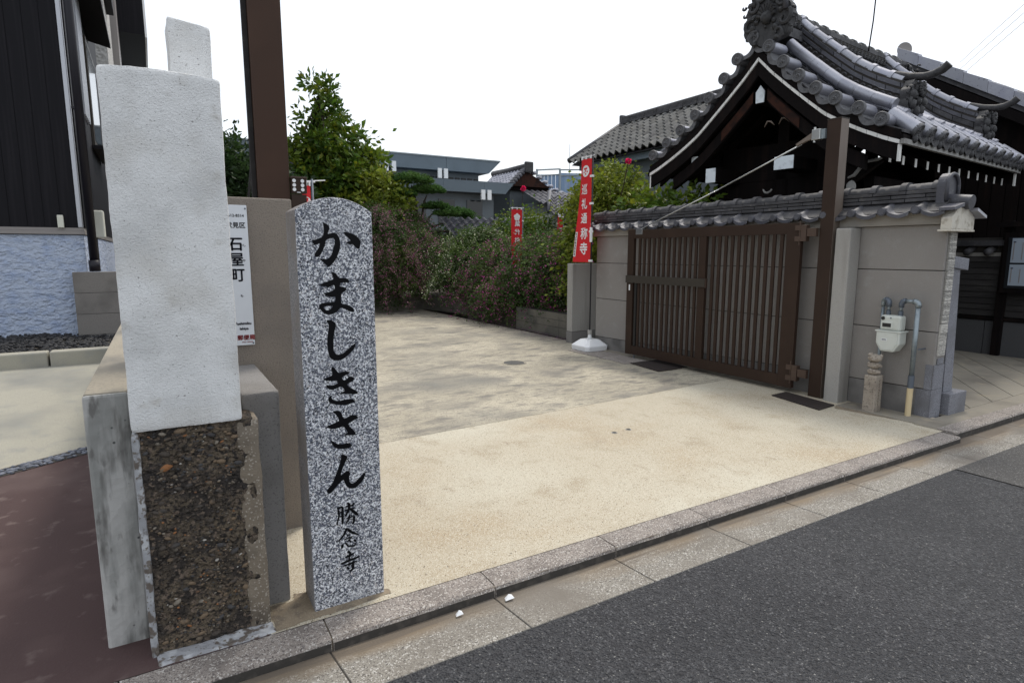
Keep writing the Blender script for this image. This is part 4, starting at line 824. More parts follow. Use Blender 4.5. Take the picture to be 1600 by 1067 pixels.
# ================================================================== BANNERS
def banner(x, y, ztop, zbot, wtop, wbot, sgn, label, chars, loc, base=True, emblem='round', side=(0,1), group='red temple banners', zsc=1.0, csz=.17, hems=True):
    t = thing('banner', label, 'banner', (x, y, 0), group)
    sx, sy = side
    def P3(u, v, off=0):     # u 0 at the pole, v 0 at the top
        wd = wtop + (wbot-wtop)*v; wob = .018*math.sin(v*5+u*3.2)*u
        nx, ny = -sy, sx
        return (x + sx*(u*wd+.018) + nx*(wob) + (-.006-off)*abs(sy) , y + sy*(u*wd+.018) + ny*wob - (off+.003)*abs(sx), ztop + (zbot-ztop)*v)
    mb = MB(); N = 24
    A = [[P3(i/8, j/N) for i in range(9)] for j in range(N+1)]; B = [[P3(i/8, j/N, -.0025) for i in range(9)] for j in range(N+1)]
    mb.grid(A); mb.grid(B, flip=True)
    cl = part(mb, 'cloth', M['red'], t, smooth=True)
    H = abs(ztop-zbot)
    part(MB().tube([(x, y, .03), (x, y, ztop+.06)], .010 if base else .012, 8), 'pole', M['pipeblack'] if base else M['zincdark'], t, smooth=True)
    e = P3(1.05, 0)
    part(MB().tube([(x - sx*.03, y - sy*.03, ztop+.035), (e[0], e[1], ztop+.03)], .007, 8), 'crossbar', M['white'], t, smooth=True)
    for u in (.08, .5, .93):
        p = P3(u, 0); part(MB().box(p[0]-.008, p[0]+.006, p[1]-.014, p[1]+.014, ztop-.005, ztop+.045), 'loop', M['clothwhite'], t)
    for v in (.17, .43, .70, .985):
        z = ztop + (zbot-ztop)*v; part(MB().box(x-.022, x+.012, y-.022, y+.04, z-.016, z+.016), 'loop', M['clothwhite'], t)
    def put(body, uc, vc, size, m, bold, asp=1.0, off=.004):
        vs_, fs_ = text_polys(body, size, bold); vv = []
        for q in vs_:
            vloc = vc - q.y/H; wd = wtop + (wbot-wtop)*vloc
            u = uc - sgn*q.x*asp/wd
            vv.append(P3(u, vloc, off))
        part(MB().add(vv, fs_), 'lettering', m, cl)
    for ch, uc, vc, size, bold in chars: put(ch, uc, vc, size*zsc, M['clothwhite'], bold)
    # white round emblem with red strokes
    mb = MB(); cu, cvv = .5, .115; rr = .085*zsc
    def disc(cu_, dv_, r_, off):
        n = 24; pts = []
        for i in range(n):
            a = 2*math.pi*i/n; vloc = cvv + dv_ + r_*math.sin(a)/H; wd = wtop+(wbot-wtop)*vloc; pts.append(P3(cu + cu_/wd + r_*math.cos(a)/wd, vloc, off))
        return pts
    if emblem == 'round':
        mb.add(disc(0,0,rr,.004), [tuple(range(24))])
        part(mb, 'emblem', M['clothwhite'], cl)
        mb = MB()
        for a in range(5):
            q = a*1.2566+.4; mb.add(disc(.5*rr*math.cos(q), .5*rr*math.sin(q)/H, rr*.15, .006), [tuple(range(24))])
        mb.add(disc(0,0,rr*.16,.006), [tuple(range(24))])
        part(mb, 'emblem_mark', M['red'], cl)
    else:
        for a in range(5):
            q = a*1.2566-1.57; mb.add(disc(.5*rr*math.cos(q), .5*rr*math.sin(q)/H, rr*.46, .0045+.0002*a), [tuple(range(24))])
        mb.add(disc(0,0,rr*.5,.0058), [tuple(range(24))])
        part(mb, 'emblem', M['clothwhite'], cl)
    return t, cl, put
BX, BY = 5.75, 7.33
t, cl, put = banner(BX, BY, 2.90, 1.355, .25, .42, 1, 'tall red banner with white characters on a pole in a white base',
    [('巡', .56, .295, .165, .003), ('礼', .53, .435, .165, .0045), ('通', .50, .575, .17, .0035), ('称', .44, .725, .185, .004), ('寺', .42, .875, .195, .005)], None)
def strip(cl, t):
    mb = MB(); mb2 = MB()
    H = 1.545
    for (u0,u1,v0,v1,off,tgt) in ((.86,.985,.70,.945,.0045,mb),):
        pts = []
        for (u, v) in ((u0,v0),(u1,v0),(u1,v1),(u0,v1)):
            wd = .25+.17*v; wob = .018*math.sin(v*5+u*3.2)*u; pts.append((BX - wob - .006 - off, BY + u*wd+.018, 2.90-1.545*v))
        tgt.add(pts, [(0,1,2,3)])
    for k in range(15):
        v = .71 + k*.0155; u0 = .885 + .01*(k%2); u1 = .965 - .012*(k%3)
        pts = []
        for (u, vv) in ((u0,v),(u1,v),(u1,v+.009),(u0,v+.009)):
            wd = .25+.17*vv; wob = .018*math.sin(vv*5+u*3.2)*u; pts.append((BX - wob - .006 - .0062, BY + u*wd+.018, 2.90-1.545*vv))
        mb2.add(pts, [(0,1,2,3)])
    part(mb, 'side_strip', M['clothwhite'], cl); part(mb2, 'side_print', M['clothblack'], cl)
strip(cl, t)
bs_ = MB()
def tank(z, hx, cut):
    return [(BX-hx+cut, BY-hx, z),(BX+hx-cut, BY-hx, z),(BX+hx, BY-hx+cut, z),(BX+hx, BY+hx-cut, z),(BX+hx-cut, BY+hx, z),(BX-hx+cut, BY+hx, z),(BX-hx, BY+hx-cut, z),(BX-hx, BY-hx+cut, z)]
lv = [(.0,.20,.05),(.012,.215,.05),(.075,.22,.05),(.085,.215,.05),(.165,.12,.03),(.172,.10,.03)]
for z, hx, cut in lv: bs_.v += tank(z, hx, cut)
for i in range(len(lv)-1):
    for k in range(8): bs_.f.append((i*8+k, i*8+(k+1)%8, (i+1)*8+(k+1)%8, (i+1)*8+k))
bs_.f.append(tuple(range(8))[::-1]); bs_.f.append(tuple(range(40,48)))
wb = part(bs_, 'water_base', M['white'], t, bevel=.004)
part(MB().tube([(BX,BY,.17),(BX,BY,.25)], [.035,.025], 14), 'neck', M['white'], wb, smooth=True); part(MB().tube([(BX,BY,.245),(BX,BY,.31)], .034, 14), 'collar', M['pilaster'], wb, smooth=True, sharp=True)
part(MB().box(BX-.03, BX-.008, BY-.03, BY+.008, 1.66, 1.88), 'clip', M['clothwhite'], t)

banner(7.09, 11.5, 2.44, 1.0, .27, .26, -1, 'smaller red banner with a white flower emblem, rising out of the bushes in the middle', [('葉', .46, .22, .13, .003), ('代', .46, .345, .13, .003), ('供', .46, .47, .13, .003), ('養', .46, .60, .13, .003)], None, base=False, emblem='flower', side=(-1,0))
banner(8.55, 12.0, 2.52, 1.5, .12, .2, -1, 'red banner mostly hidden behind the tall banner', [('供', .46, .47, .10, .004)], None, base=False, emblem='flower', side=(-1,0))
t3, c3, _p = banner(1.345, 6.0, 2.13, .9, .075, .075, -1, 'sliver of a red banner on a white crossbar just above the granite post', [], None, base=False, emblem='round', side=(-1,0), zsc=.4)
part(MB().tube([(1.26,6.0,2.165),(1.47,6.0,2.185)], .005, 8), 'crossbar', M['white'], t3, smooth=True)

# ================================================================== TEMPLE GATE (local frame: x along the ridge, -y towards the street)
tg = thing('temple_gate', 'dark timber temple gate with curved grey tiled gable roof and white lined bargeboards', 'temple gate', (6.909, 5.367, 0), rotz=R(6.02))
HY = [0,.2,.44,.69,.89,1.12,1.34,1.58,1.73,1.95]; HZ = [3.95,3.74,3.52,3.30,3.13,2.985,2.865,2.75,2.69,2.60]
def H(y):
    y = abs(y)
    for i in range(len(HY)-1):
        if y <= HY[i+1]: return HZ[i] + (HZ[i+1]-HZ[i])*(y-HY[i])/(HY[i+1]-HY[i])
    return HZ[-1]
def sl(y): return (H(y+.03)-H(y-.03))/.06
def rib(xa, xb, lo, hi, ya, yb, n=14):
    """curved board following the gable line; lo/hi offsets above it"""
    mb = MB(); rows = []
    for i in range(n+1):
        y = ya + (yb-ya)*i/n; z = H(y); rows.append([(xa,y,z+lo),(xb,y,z+lo),(xb,y,z+hi),(xa,y,z+hi),(xa,y,z+lo)])
    mb.grid(rows, flip=(yb > ya)); mb.f.append(tuple(range(4)) if yb < ya else tuple(range(4))[::-1]); mb.f.append(tuple(n*5+k for k in range(4)) if yb > ya else tuple(n*5+k for k in range(4))[::-1]); return mb
LX = 4.04
for s in (-1, 1):
    for xa, xb in ((-.055, -.005), (LX+.005, LX+.055)):
        part(rib(xa, xb, -.20, -.028, 0.001*s, 1.71*s, 18), 'bargeboard', M['wood'], tg)
        part(rib(xa-.012, xb, .022, .125, 0.001*s, 1.73*s, 18), 'verge_board', M['wood'], tg)
        ys_ = [i*1.73/15 for i in range(16)]
        for a, b in zip(ys_[:-1], ys_[1:]):
            if xa > 1 and s > 0: continue
            part(rib(xa-.018, xb-.01, -.024, .018, (a+.003)*s, (b-.003)*s, 2), 'white_edge_strip', M['whitepaint'], tg)
        z = H(1.72)
        part(MB().hexa([(xa-.004, 1.712*s, z-.21),(xb+.004,1.712*s,z-.21),(xb+.004,1.732*s,z-.21),(xa-.004,1.732*s,z-.21)], [(xa-.004,1.712*s,z-.03),(xb+.004,1.712*s,z-.03),(xb+.004,1.732*s,z-.03),(xa-.004,1.732*s,z-.03)]), 'bargeboard_end', M['whitepaint'], tg)
    # roof deck, battened soffit, eave board
    part(rib(0, LX, .03, .10, 0.001*s, 1.70*s, 16), 'roof_deck', M['wood'], tg)
    part(MB().box(-.06, LX+.06, *sorted((1.735*s, 1.775*s)), H(1.73)-.025, H(1.73)+.028), 'eave_fascia', M['greytrim'] if s < 0 else M['wood'], tg)
    part(MB().box(-.06, LX+.06, *sorted((1.70*s, 1.76*s)), H(1.73)+.03, H(1.73)+.075), 'eave_fascia', M['wood'], tg)
    for i in range(12):
        x = .02 + i*.355
        if s > 0 and i % 2: continue
        mb = MB().hexa([(x,.35*s,3.37),(x+.05,.35*s,3.37),(x+.05,1.60*s,2.50),(x,1.60*s,2.50)][::1 if s>0 else -1], [(x,.35*s,3.45),(x+.05,.35*s,3.45),(x+.05,1.60*s,2.59),(x,1.60*s,2.59)][::1 if s>0 else -1])
        rf = part(mb, 'rafter', M['wood'], tg)
        part(MB().box(x-.001, x+.051, *sorted((1.601*s, 1.608*s)), 2.497, 2.593), 'rafter_end', M['whitepaint'], rf)
# flooring for the dark inside of the roof: purlins, ridge beam, struts, walls, doors
def beam(x0, x1, y0, y1, z0, z1, name='beam', m='wood', par=tg, bev=.006): return part(MB().box(x0,x1,y0,y1,z0,z1), name, M[m], par, bevel=bev)
rb = beam(.03, 4.0, -.06, .06, 3.42, 3.60, 'ridge_beam')
part(MB().prism([(.028,-.056,3.425),(.028,.056,3.425),(.028,.062,3.56),(.028,0,3.64),(.028,-.062,3.56)][::-1], (-.016,0,0)), 'beam_end', M['beamend'], rb)
for y, z, wd, h_, bare in ((-.36, 2.635, .25, .155, 0), (.72, 2.58, .15, .19, 0), (1.0, 2.82, .10, .10, 0)):
    b = beam(.06, 4.0, y-wd/2, y+wd/2, z-h_/2, z+h_/2, 'purlin'); part(MB().box(.045, .059, y-wd/2-.004, y+wd/2+.004, z-h_/2-.004, z+h_/2+.004), 'beam_end', M['beamend'], b, bevel=.004)
for s in (-1, 1):
    part(rib(.02, .10, -.42, -.25, .10*s, 1.35*s, 12), 'inner_bargeboard', M['wood'], tg)
    part(rib(.012, .018, -.40, -.27, .10*s, .55*s, 6), 'worn_red_board', M['woodred'], tg)
beam(.55, 3.5, -1.25, -1.13, 2.25, 2.42, 'eave_purlin'); beam(.55, 3.5, 1.13, 1.25, 2.25, 2.42, 'eave_purlin')
for x in (.70, 3.34):
    for y in (-.95, .0, .95): part(MB().tube([(x, y, 0), (x, y, 2.5)], .11, 14), 'round_post', M['wood'], tg, smooth=True)
    beam(x-.07, x+.07, -1.35, 1.35, 2.10, 2.28, 'tie_beam'); beam(x-.06, x+.06, -1.0, 1.0, 2.5, 2.62, 'tie_beam'); beam(x-.06, x+.06, -.08, .08, 2.5, 3.42, 'king_post')
    beam(x-.05, x-.03, -.94, .94, 2.28, 3.0, 'gable_panel')
    beam(x-.04, x+.04, -1.0, 1.0, .0, 2.1, 'side_wall')
for i in range(14):
    x = .80 + i*.176; beam(x, x+.172, -.03, .03, .1, 2.1, 'door_board', 'boards', bev=.003)
beam(.4, 3.7, -1.02, -.88, 1.95, 2.12, 'lintel')
# carved brackets with whitened edges
def swirl(cx, y, cz, r_, a0, a1, x, rad=.013, shrink=.45, col='whitepaint'):
    pts = [(x, y + cx + (r_*(1-shrink*i/14))*math.cos(a0+(a1-a0)*i/14), cz + (r_*(1-shrink*i/14))*math.sin(a0+(a1-a0)*i/14)) for i in range(15)]
    return MB().tube(pts, [rad*(1.2-.8*abs(i/14-.4)) for i in range(15)], 8)
cb = part(MB().prism([(.30,-1.05,2.30),(.30,-1.42,2.56),(.30,-1.30,2.60),(.30,-1.12,2.52),(.30,-1.0,2.56),(.30,-.88,2.50),(.30,-.90,2.32)], (.10,0,0)), 'carved_bracket', M['wood'], tg, bevel=.008)
part(MB().tube([(.285,-1.46,2.60),(.285,-1.38,2.575),(.285,-1.26,2.565),(.285,-1.19,2.50),(.285,-1.13,2.42),(.285,-1.06,2.395)], [.008,.018,.018,.022,.022,.012], 8, sx=1.2), 'whitened_edge', M['greytrim'], cb, smooth=True)
part(MB().ball((.29,-1.10,2.28), (.03,.06,.085), 2), 'whitened_boss', M['greytrim'], cb, smooth=True)
for (cy, cz, rr, a0, a1) in ((-.83,2.52,.085,2.2,4.6),(-.80,2.40,.07,2.4,5.0),(-.02,2.36,.08,3.4,6.0)):
    part(swirl(cy, 0, cz, rr, a0, a1, .26), 'whitened_edge', M['greytrim'], cb, smooth=True)
for (x, y) in ((1.3,-1.5),(2.3,-1.5)):
    c2 = part(MB().prism([(x,-1.02,2.02),(x,-1.55,2.26),(x,-1.42,2.34),(x,-1.2,2.24),(x,-1.02,2.28)], (.10,0,0)), 'carved_bracket', M['wood'], tg, bevel=.008)
    part(MB().tube([(x-.01,-1.58,2.30),(x-.01,-1.47,2.275),(x-.01,-1.36,2.25),(x-.01,-1.27,2.17),(x-.01,-1.15,2.14)], [.006,.015,.018,.02,.01], 8), 'whitened_edge', M['greytrim'], c2, smooth=True)
for (y, z) in ((-.28,3.20),(-.08,3.19)):
    part(MB().tube([(.14,y-.07,z-.05),(.14,y-.02,z),(.14,y+.03,z+.01),(.14,y+.07,z-.06)], [.006,.012,.012,.006], 8), 'carved_leaf', M['bronze_side'], tg, smooth=True)

# ---- roof tiles
def dirv(y, s):     # unit vector down the slope
    v = Vector((0, s, sl(abs(y)))); return v.normalized()
def pitch(y, s): 
    v = dirv(y, s); return math.atan2(v.z, abs(v.y))
base_m = M['tiledull']
for s in (-1, 1):
    part(rib(.30, LX-.28, .105, .27, .001*s, 1.76*s, 16), 'tile_bedding', M['tiledull'], tg)
    part(rib(-.04, .30, .105, .14, .001*s, 1.76*s, 16), 'verge_bedding', M['tiledull'], tg); part(rib(LX-.28, LX+.04, .105, .14, .001*s, 1.76*s, 16), 'verge_bedding', M['tiledull'], tg)
# end disc with raised rim and swirl mark, and its barrel
def end_disc(mb, r_=.078):
    mb.tube([(-.02,0,0),(.012,0,0)], [r_, r_], 24)
    ring = [(-.022, math.cos(2*math.pi*i/24)*r_*.88, math.sin(2*math.pi*i/24)*r_*.88) for i in range(25)]
    mb.tube(ring, .0085, 6, cap=False)
    ring = [(-.022, math.cos(2*math.pi*i/24)*r_*.50, math.sin(2*math.pi*i/24)*r_*.50) for i in range(25)]
    mb.tube(ring, .0035, 5, cap=False)
    for k in range(14):
        a = 2*math.pi*k/14; mb.ball((-.022, math.cos(a)*r_*.69, math.sin(a)*r_*.69), .006, 1)
    for k in range(3):
        a0 = 2*math.pi*k/3
        mb.tube([(-.024, math.cos(a0+t*.5)*r_*(.10+.085*t), math.sin(a0+t*.5)*r_*(.10+.085*t)) for t in range(5)], [.011,.010,.008,.005,.002], 6)
    return mb
discme = mesh_of(end_disc(MB()), 'round_end', M['disc'], True); discme.set_sharp_from_angle(angle=R(40))
def barrel(L, r0, r1, n=18): 
    mb = MB().tube([(0,0,0),(L,0,0)], [r0, r1], n); return mb
bar_v = MB().tube([(.0,0,0),(.30,0,0),(.345,0,-.004),(.36,0,-.02)], [.068,.068,.055,.03], 20)
barme = mesh_of(bar_v, 'verge_tile', M['tilelight'], True); barme.set_sharp_from_angle(angle=R(50))
V = {-1: [(-.15,4.06),(-.35,3.83),(-.56,3.62),(-.78,3.43),(-1.02,3.27),(-1.29,3.11),(-1.54,2.95)], 1: [(.29,4.01),(.48,3.81),(.70,3.61),(.92,3.42),(1.16,3.25),(1.40,3.11),(1.65,2.96)]}
drip = {}
for s in (-1, 1):
    pts = V[s]
    allp = [(0.07, 4.22)] + pts if s < 0 else [(0.07,4.22)] + pts
    for (y, z) in (allp if s < 0 else pts):
        for xx, flip in ((-.09, 0), (LX+.09, 1)):
            if flip and (y, z) == (0.07, 4.22): continue
            o = inst(barme, 'verge_tile', tg, (xx, y, z), (0, 0, math.pi if flip else 0))
            d_ = inst(discme, 'round_end', o, (xx, y, z)); d_.location = (0,0,0); d_.rotation_euler = (R(jr.uniform(0,120)), 0, 0)
            if not flip and -1.6 < y < .3: 
                for q in (.16, .23): pass
    # drip tiles hanging between neighbouring ends
    for (a, b) in zip(allp[:-1], allp[1:]):
        A = Vector((0, a[0], a[1])); B = Vector((0, b[0], b[1])); rows = []; n = 10
        dirr = (B-A); nrm = Vector((0, -dirr.z, dirr.y)).normalized(); nrm = nrm if nrm.z < 0 else -nrm
        for x in (-.075, .28):
            rows.append([tuple(Vector((x,0,0)) + A.lerp(B, .12+.76*i/n) + nrm*(.045+.055*math.sin(math.pi*i/n))) for i in range(n+1)])
        mb = MB(); mb.grid(rows); inner = [[(x_, y_-nrm.y*.02, z_-nrm.z*.02) for x_, y_, z_ in r_] for r_ in rows]; mb.grid(inner, flip=True)
        lip = [(-.079, y_+nrm.y*.028, z_+nrm.z*.028) for x_, y_, z_ in rows[0]]; back = [(-.079, y_-nrm.y*.03, z_-nrm.z*.03) for x_, y_, z_ in rows[0]]
        mb.grid([lip, back]); mb.grid([[(x_+.014, y_, z_) for x_, y_, z_ in lip], lip])
        part(mb, 'drip_tile', M['disc'], tg, smooth=True, sharp=True)
# long roll down the slope inside the verge
def roll(x, off, ya, yb, s, r_, L, name, m, collar=0):
    y = ya; k = 0
    while y < yb - .02:
        v = dirv(y, s); y2 = min(yb, y + L*abs(v.y))
        p0 = Vector((x, s*y, H(y)+off)); p1 = Vector((x, s*y2, H(y2)+off)); q = (p1-p0).normalized()
        if collar:
            part(MB().tube([p0, p0+q*.05, p0+q*.052, p1], [r_*1.22, r_*1.22, r_, r_], 16), name, m, tg, smooth=True, sharp=True)
        else: part(MB().tube([p0+q*.002, p1-q*.002], [r_*1.015, r_*.985], 16), name, m, tg, smooth=True, sharp=True)
        y = y2; k += 1
for s in (-1, 1):
    roll(.40, .385, .14, 1.47, s, .066, .24, 'roll_tile', M['tilelight'])
    roll(LX-.40, .385, .14, 1.47, s, .066, .30, 'roll_tile', M['tilelight'])
    # descending ridges: courses of flat tiles under collared caps
    for xk in (.75, 3.30):
        if s > 0 and xk > 1: pass
        roll(xk, .675, .06, 1.40, s, .062, .26, 'descending_ridge_cap', M['tilelight'], 1)
        for c_ in range(5):
            off = .28 + c_*.078; hw = .125 - .008*c_; y = .05 + .11*(c_ % 2); thk = .05 if c_ != 2 else .066
            mm = M['tiledull'] if c_ in (0,2) else M['tile']
            if c_ == 2 and s < 0 and xk < 1:
                # pierced course with small waves
                mb = MB(); 
                for i in range(17):
                    yc = .12 + i*.078; pts = [(xk-hw-.004, s*(yc+.034*math.cos(math.pi*j/6)), H(yc)+off+.008+.036*math.sin(math.pi*j/6)) for j in range(7)]
                    mb.tube(pts, .008, 6)
                part(mb, 'wave_course', M['tiledull'], tg, smooth=True)
                part(rib(xk-hw+.03, xk+hw-.03, off, off+.075, .05*s, 1.42*s, 14), 'ridge_core', M['joint'], tg)
                continue
            while y < 1.42:
                y2 = min(1.44, y+.27)
                part(rib(xk-hw, xk+hw, off, off+thk, (y+.004)*s, (y2-.004)*s, 2), 'descending_ridge_tile', mm, tg, bevel=.004); y = y2
            part(rib(xk-hw+.02, xk+hw-.02, off+thk, off+.079, .05*s, 1.42*s, 12), 'ridge_core', M['joint'], tg)
# front slope: rows of round tiles ending in discs on the eave, pan tiles between
rowm = {}
eave_x = [.18,.52,.88,1.23,1.59,1.95,2.30,2.64,2.98,3.32,3.68,4.02]
for s in (-1, 1):
    for ex in eave_x:
        if s < 0:
            o = part(MB().tube([(ex, s*1.52, H(1.52)+.27), (ex, s*1.80, H(1.80)+.165)], [.074,.078], 18), 'eave_tile', M['tilelight'], tg, smooth=True, sharp=True)
            v = (Vector((0, s*.28, H(1.80)-H(1.52)-.105))).normalized()
            d_ = inst(discme, 'round_end', o, (ex, s*1.80, H(1.80)+.165)); d_.location = (ex, s*1.80, H(1.80)+.165); 
            d_.rotation_euler = (v.to_track_quat('X', 'Z').to_euler()); d_.rotation_euler = (Matrix.Rotation(0,3,'X') @ (-v).to_track_quat('X','Z').to_matrix()).to_euler()
            # the crescent of the pan tile beside and below each disc
            mb = MB(); n = 10; exn = ex + .35; pts = []
            for i in range(n+1):
                t = i/n; pts.append((ex+.06+.24*t, s*1.80, H(1.80)+.135-.055*math.sin(math.pi*t)))
            mb.grid([[(a_, b_, c_-.045) for a_, b_, c_ in pts], pts]); mb.grid([[(a_, b_+.30*(-s), c_+.10) for a_, b_, c_ in pts], pts], flip=True)
            part(mb, 'pan_tile_lip', M['oni'], tg, smooth=True)
            part(MB().ball((ex+.0, s*1.785, H(1.80)+.075), (.05,.03,.05), 2), 'pan_tile_nose', M['oni'], tg, smooth=True)
        if ex in (3.32, .18, 4.02): continue
        y = .16; 
        while y < 1.52:
            y2 = min(1.54, y+.27)
            if s < 0 or ex < .6:
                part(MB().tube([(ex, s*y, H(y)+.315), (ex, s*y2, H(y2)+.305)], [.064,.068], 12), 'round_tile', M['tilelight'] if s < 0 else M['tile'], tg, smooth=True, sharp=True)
            y = y2
    if s > 0:
        mb = MB()
        for ex in eave_x:
            for i in range(6): 
                y = .16+i*.27; mb.tube([(ex, y, H(y)+.315), (ex, y+.26, H(y+.26)+.305)], [.064,.068], 8)
        part(mb, 'rear_round_tiles', M['tile'], tg, smooth=True, kind='stuff')
    mb = MB(); 
    for i in range(11):
        ya, yb = .12+i*.145, .12+(i+1)*.145
        mb.add([(.35,s*ya,H(ya)+.272),(LX-.35,s*ya,H(ya)+.272),(LX-.35,s*yb,H(yb)+.292),(.35,s*yb,H(yb)+.292),(.35,s*yb,H(yb)+.268),(LX-.35,s*yb,H(yb)+.268)], [(0,1,2,3)[::s],(3,2,5,4)[::s]])
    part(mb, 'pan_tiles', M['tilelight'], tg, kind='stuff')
# main ridge
rz = 4.23
def sag(x): return .0 + .045*((x-2.0)/2.0)**2
for c_ in range(5):
    z0 = rz + c_*.068; hw = .16 - c_*.012
    if c_ in (2, 3):
        if c_ == 2:
            for sy_ in (-1,):
                for i in range(34):
                    x = .30 + i*.112; z = z0 + sag(x)
                    mb = MB()
                    for k, rr in enumerate((.05, .030)):
                        mb.tube([(x+rr*math.cos(math.pi*j/8), -hw-.012, z+.012+rr*math.sin(math.pi*j/8)*1.25) for j in range(9)], .0085, 6)
                        mb.tube([(x+.056+rr*math.cos(math.pi*j/8), -hw-.004, z+.115-rr*math.sin(math.pi*j/8)*1.25) for j in range(9)], .0085, 6) if k == 0 else None
                    part(mb, 'wave_tile', M['oni'], tg, smooth=True)
            part(MB().hexa([(0,-hw+.02,z0),(LX,-hw+.02,z0),(LX,hw-.02,z0),(0,hw-.02,z0)],[(0,-hw+.02,z0+.18),(LX,-hw+.02,z0+.18),(LX,hw-.02,z0+.18),(0,hw-.02,z0+.18)]), 'ridge_core', M['joint'], tg)
        continue
    x = -.02 + .14*(c_ % 2)
    while x < LX:
        x2 = min(LX+.05, x+.30); z = z0 + sag((x+x2)/2)
        part(MB().box(x+.003, x2-.003, -hw-.01, hw+.01, z, z+.062), 'ridge_tile', M['tiledull'], tg, bevel=.004); x = x2
zc = rz + 5*.068 + .01
x = .0
while x < LX-.1:
    z = zc + sag(x) + jr.uniform(-.004,.004)
    part(MB().tube([(x,0,z),(x+.07,0,z),(x+.072,0,z),(x+.29,0,z)], [.083,.083,.066,.064], 16), 'ridge_cap', M['tileold'], tg, smooth=True, sharp=True); x += .29
# ornate ridge-end ornaments
def ornament(cx, cy, cz, w_, h_, t_, ax, seed, parent=tg, name='ridge_end_ornament', lab=None):
    """scalloped cloud plate with scrolls; ax 'x' faces -x, 'y' faces -y"""
    rn = random.Random(seed); mb = MB()
    def P(u, v, d_): return (cx - d_, cy - u, cz + v) if ax == 'x' else (cx + u, cy - d_, cz + v)
    prof = []
    for i in range(44):
        a = 2*math.pi*i/44; rr = 1 + .07*math.sin(a*7+1) ; uu = math.cos(a)*.5*w_*rr*(1.08 if math.sin(a) < 0 else .84 + .10*abs(math.cos(a))); prof.append((uu, math.sin(a)*.5*h_*rr))
    mb.add([P(u, v, 0) for u, v in prof] + [P(u, v, t_) for u, v in prof], [tuple(range(44)), tuple(range(44,88))[::-1]] + [(i,(i+1)%44,(i+1)%44+44,i+44) for i in range(44)])
    def scroll(u, v, r_, a0, turn, th, dd):
        pts = []
        for i in range(16):
            t = i/15; a = a0 + turn*t; rr = r_*(1-.85*t); pts.append(P(u + rr*math.cos(a), v + rr*math.sin(a), t_ + dd*.5))
        mb.tube(pts, [th*(1-.45*i/15) for i in range(16)], 7)
    for sg_ in (-1, 1):
        scroll(sg_*w_*.33, h_*.22, w_*.17, math.pi/2, sg_*5.5, w_*.048, .03)
        scroll(sg_*w_*.36, -h_*.12, w_*.17, math.pi*.3, -sg_*5.2, w_*.05, .03)
        scroll(sg_*w_*.24, -h_*.34, w_*.13, -math.pi*.4, sg_*5.0, w_*.04, .03)
        scroll(sg_*w_*.14, h_*.38, w_*.12, math.pi, -sg_*4.5, w_*.045, .03)
        for k in range(5): scroll(sg_*(w_*(.44+.03*k)), -h_*(.30-.15*k), w_*.06, 0, sg_*4, w_*.028, -.03)
    for k in range(9):
        a = math.pi*(k+.5)/9; mb.tube([P(math.cos(a)*w_*.07, -h_*.02+math.sin(a)*h_*.07, t_+.02), P(math.cos(a)*w_*.2, -h_*.02+math.sin(a)*h_*.24, t_+.045)], [w_*.02, w_*.035], 6)
    c = P(0, -h_*.03, t_+.02); mb.ball(c, (w_*.12, w_*.12, w_*.13), 2, .1)
    for k in range(22):
        u = rn.uniform(-.42,.42)*w_; v = rn.uniform(-.42,.42)*h_; mb.ball(P(u, v, t_), rn.uniform(.04,.075)*w_, 2, .12)
    return part(mb, name, M['oni'], parent, smooth=True, sharp=True, label=lab)
ornament(.02, -.11, 4.42, .62, .66, .12, 'x', 1, lab='large ornate ridge-end ornament at the gable peak')
ornament(LX+.12, .0, 4.36, .52, .50, .12, 'x', 4)
part(MB().tube([(-.14,-.20,4.66),(-.15,-.36,4.62),(-.15,-.37,4.42)], [.03,.035,.035], 8), 'ornament_scroll', M['tile'], tg, smooth=True)
for xk, sd in ((.75, 2), (3.30, 3)):
    ornament(xk, -1.44, 3.27, .40, .44, .10, 'y', sd, lab='flower and leaf ornament at the foot of the nearer descending ridge' if xk < 1 else None)
    mb = MB(); c0 = Vector((xk+.02, -1.60, 3.38))
    for k in range(16):
        a = 2*math.pi*k/16; mb.tube([c0 + Vector((math.cos(a)*.03, -.01, math.sin(a)*.03)), c0 + Vector((math.cos(a)*.085, .0, math.sin(a)*.085))], [.010,.018], 6)
    mb.ball(c0, .032, 2)
    for k in range(7):
        a = 2*math.pi*k/7; mb.ball(c0 + Vector((math.cos(a)*.16, .05, -.12+math.sin(a)*.12)), (.06,.05,.06), 2, .1)
    part(mb, 'ornament_flower', M['oni'], tg, smooth=True)
    # upturned horn of the descending ridge
    part(MB().tube([(xk,-1.30,3.60),(xk,-1.45,3.545),(xk,-1.60,3.515),(xk,-1.70,3.52),(xk,-1.79,3.55),(xk,-1.85,3.60)], [.045,.045,.045,.045,.045,.048], 12), 'ridge_horn', M['oni'], tg, smooth=True, sharp=True)
part(MB().tube([(-.12,0.0,4.74),(.1,.0,4.67)], [.05,.06], 12), 'ridge_horn', M['tile'], tg, smooth=True)

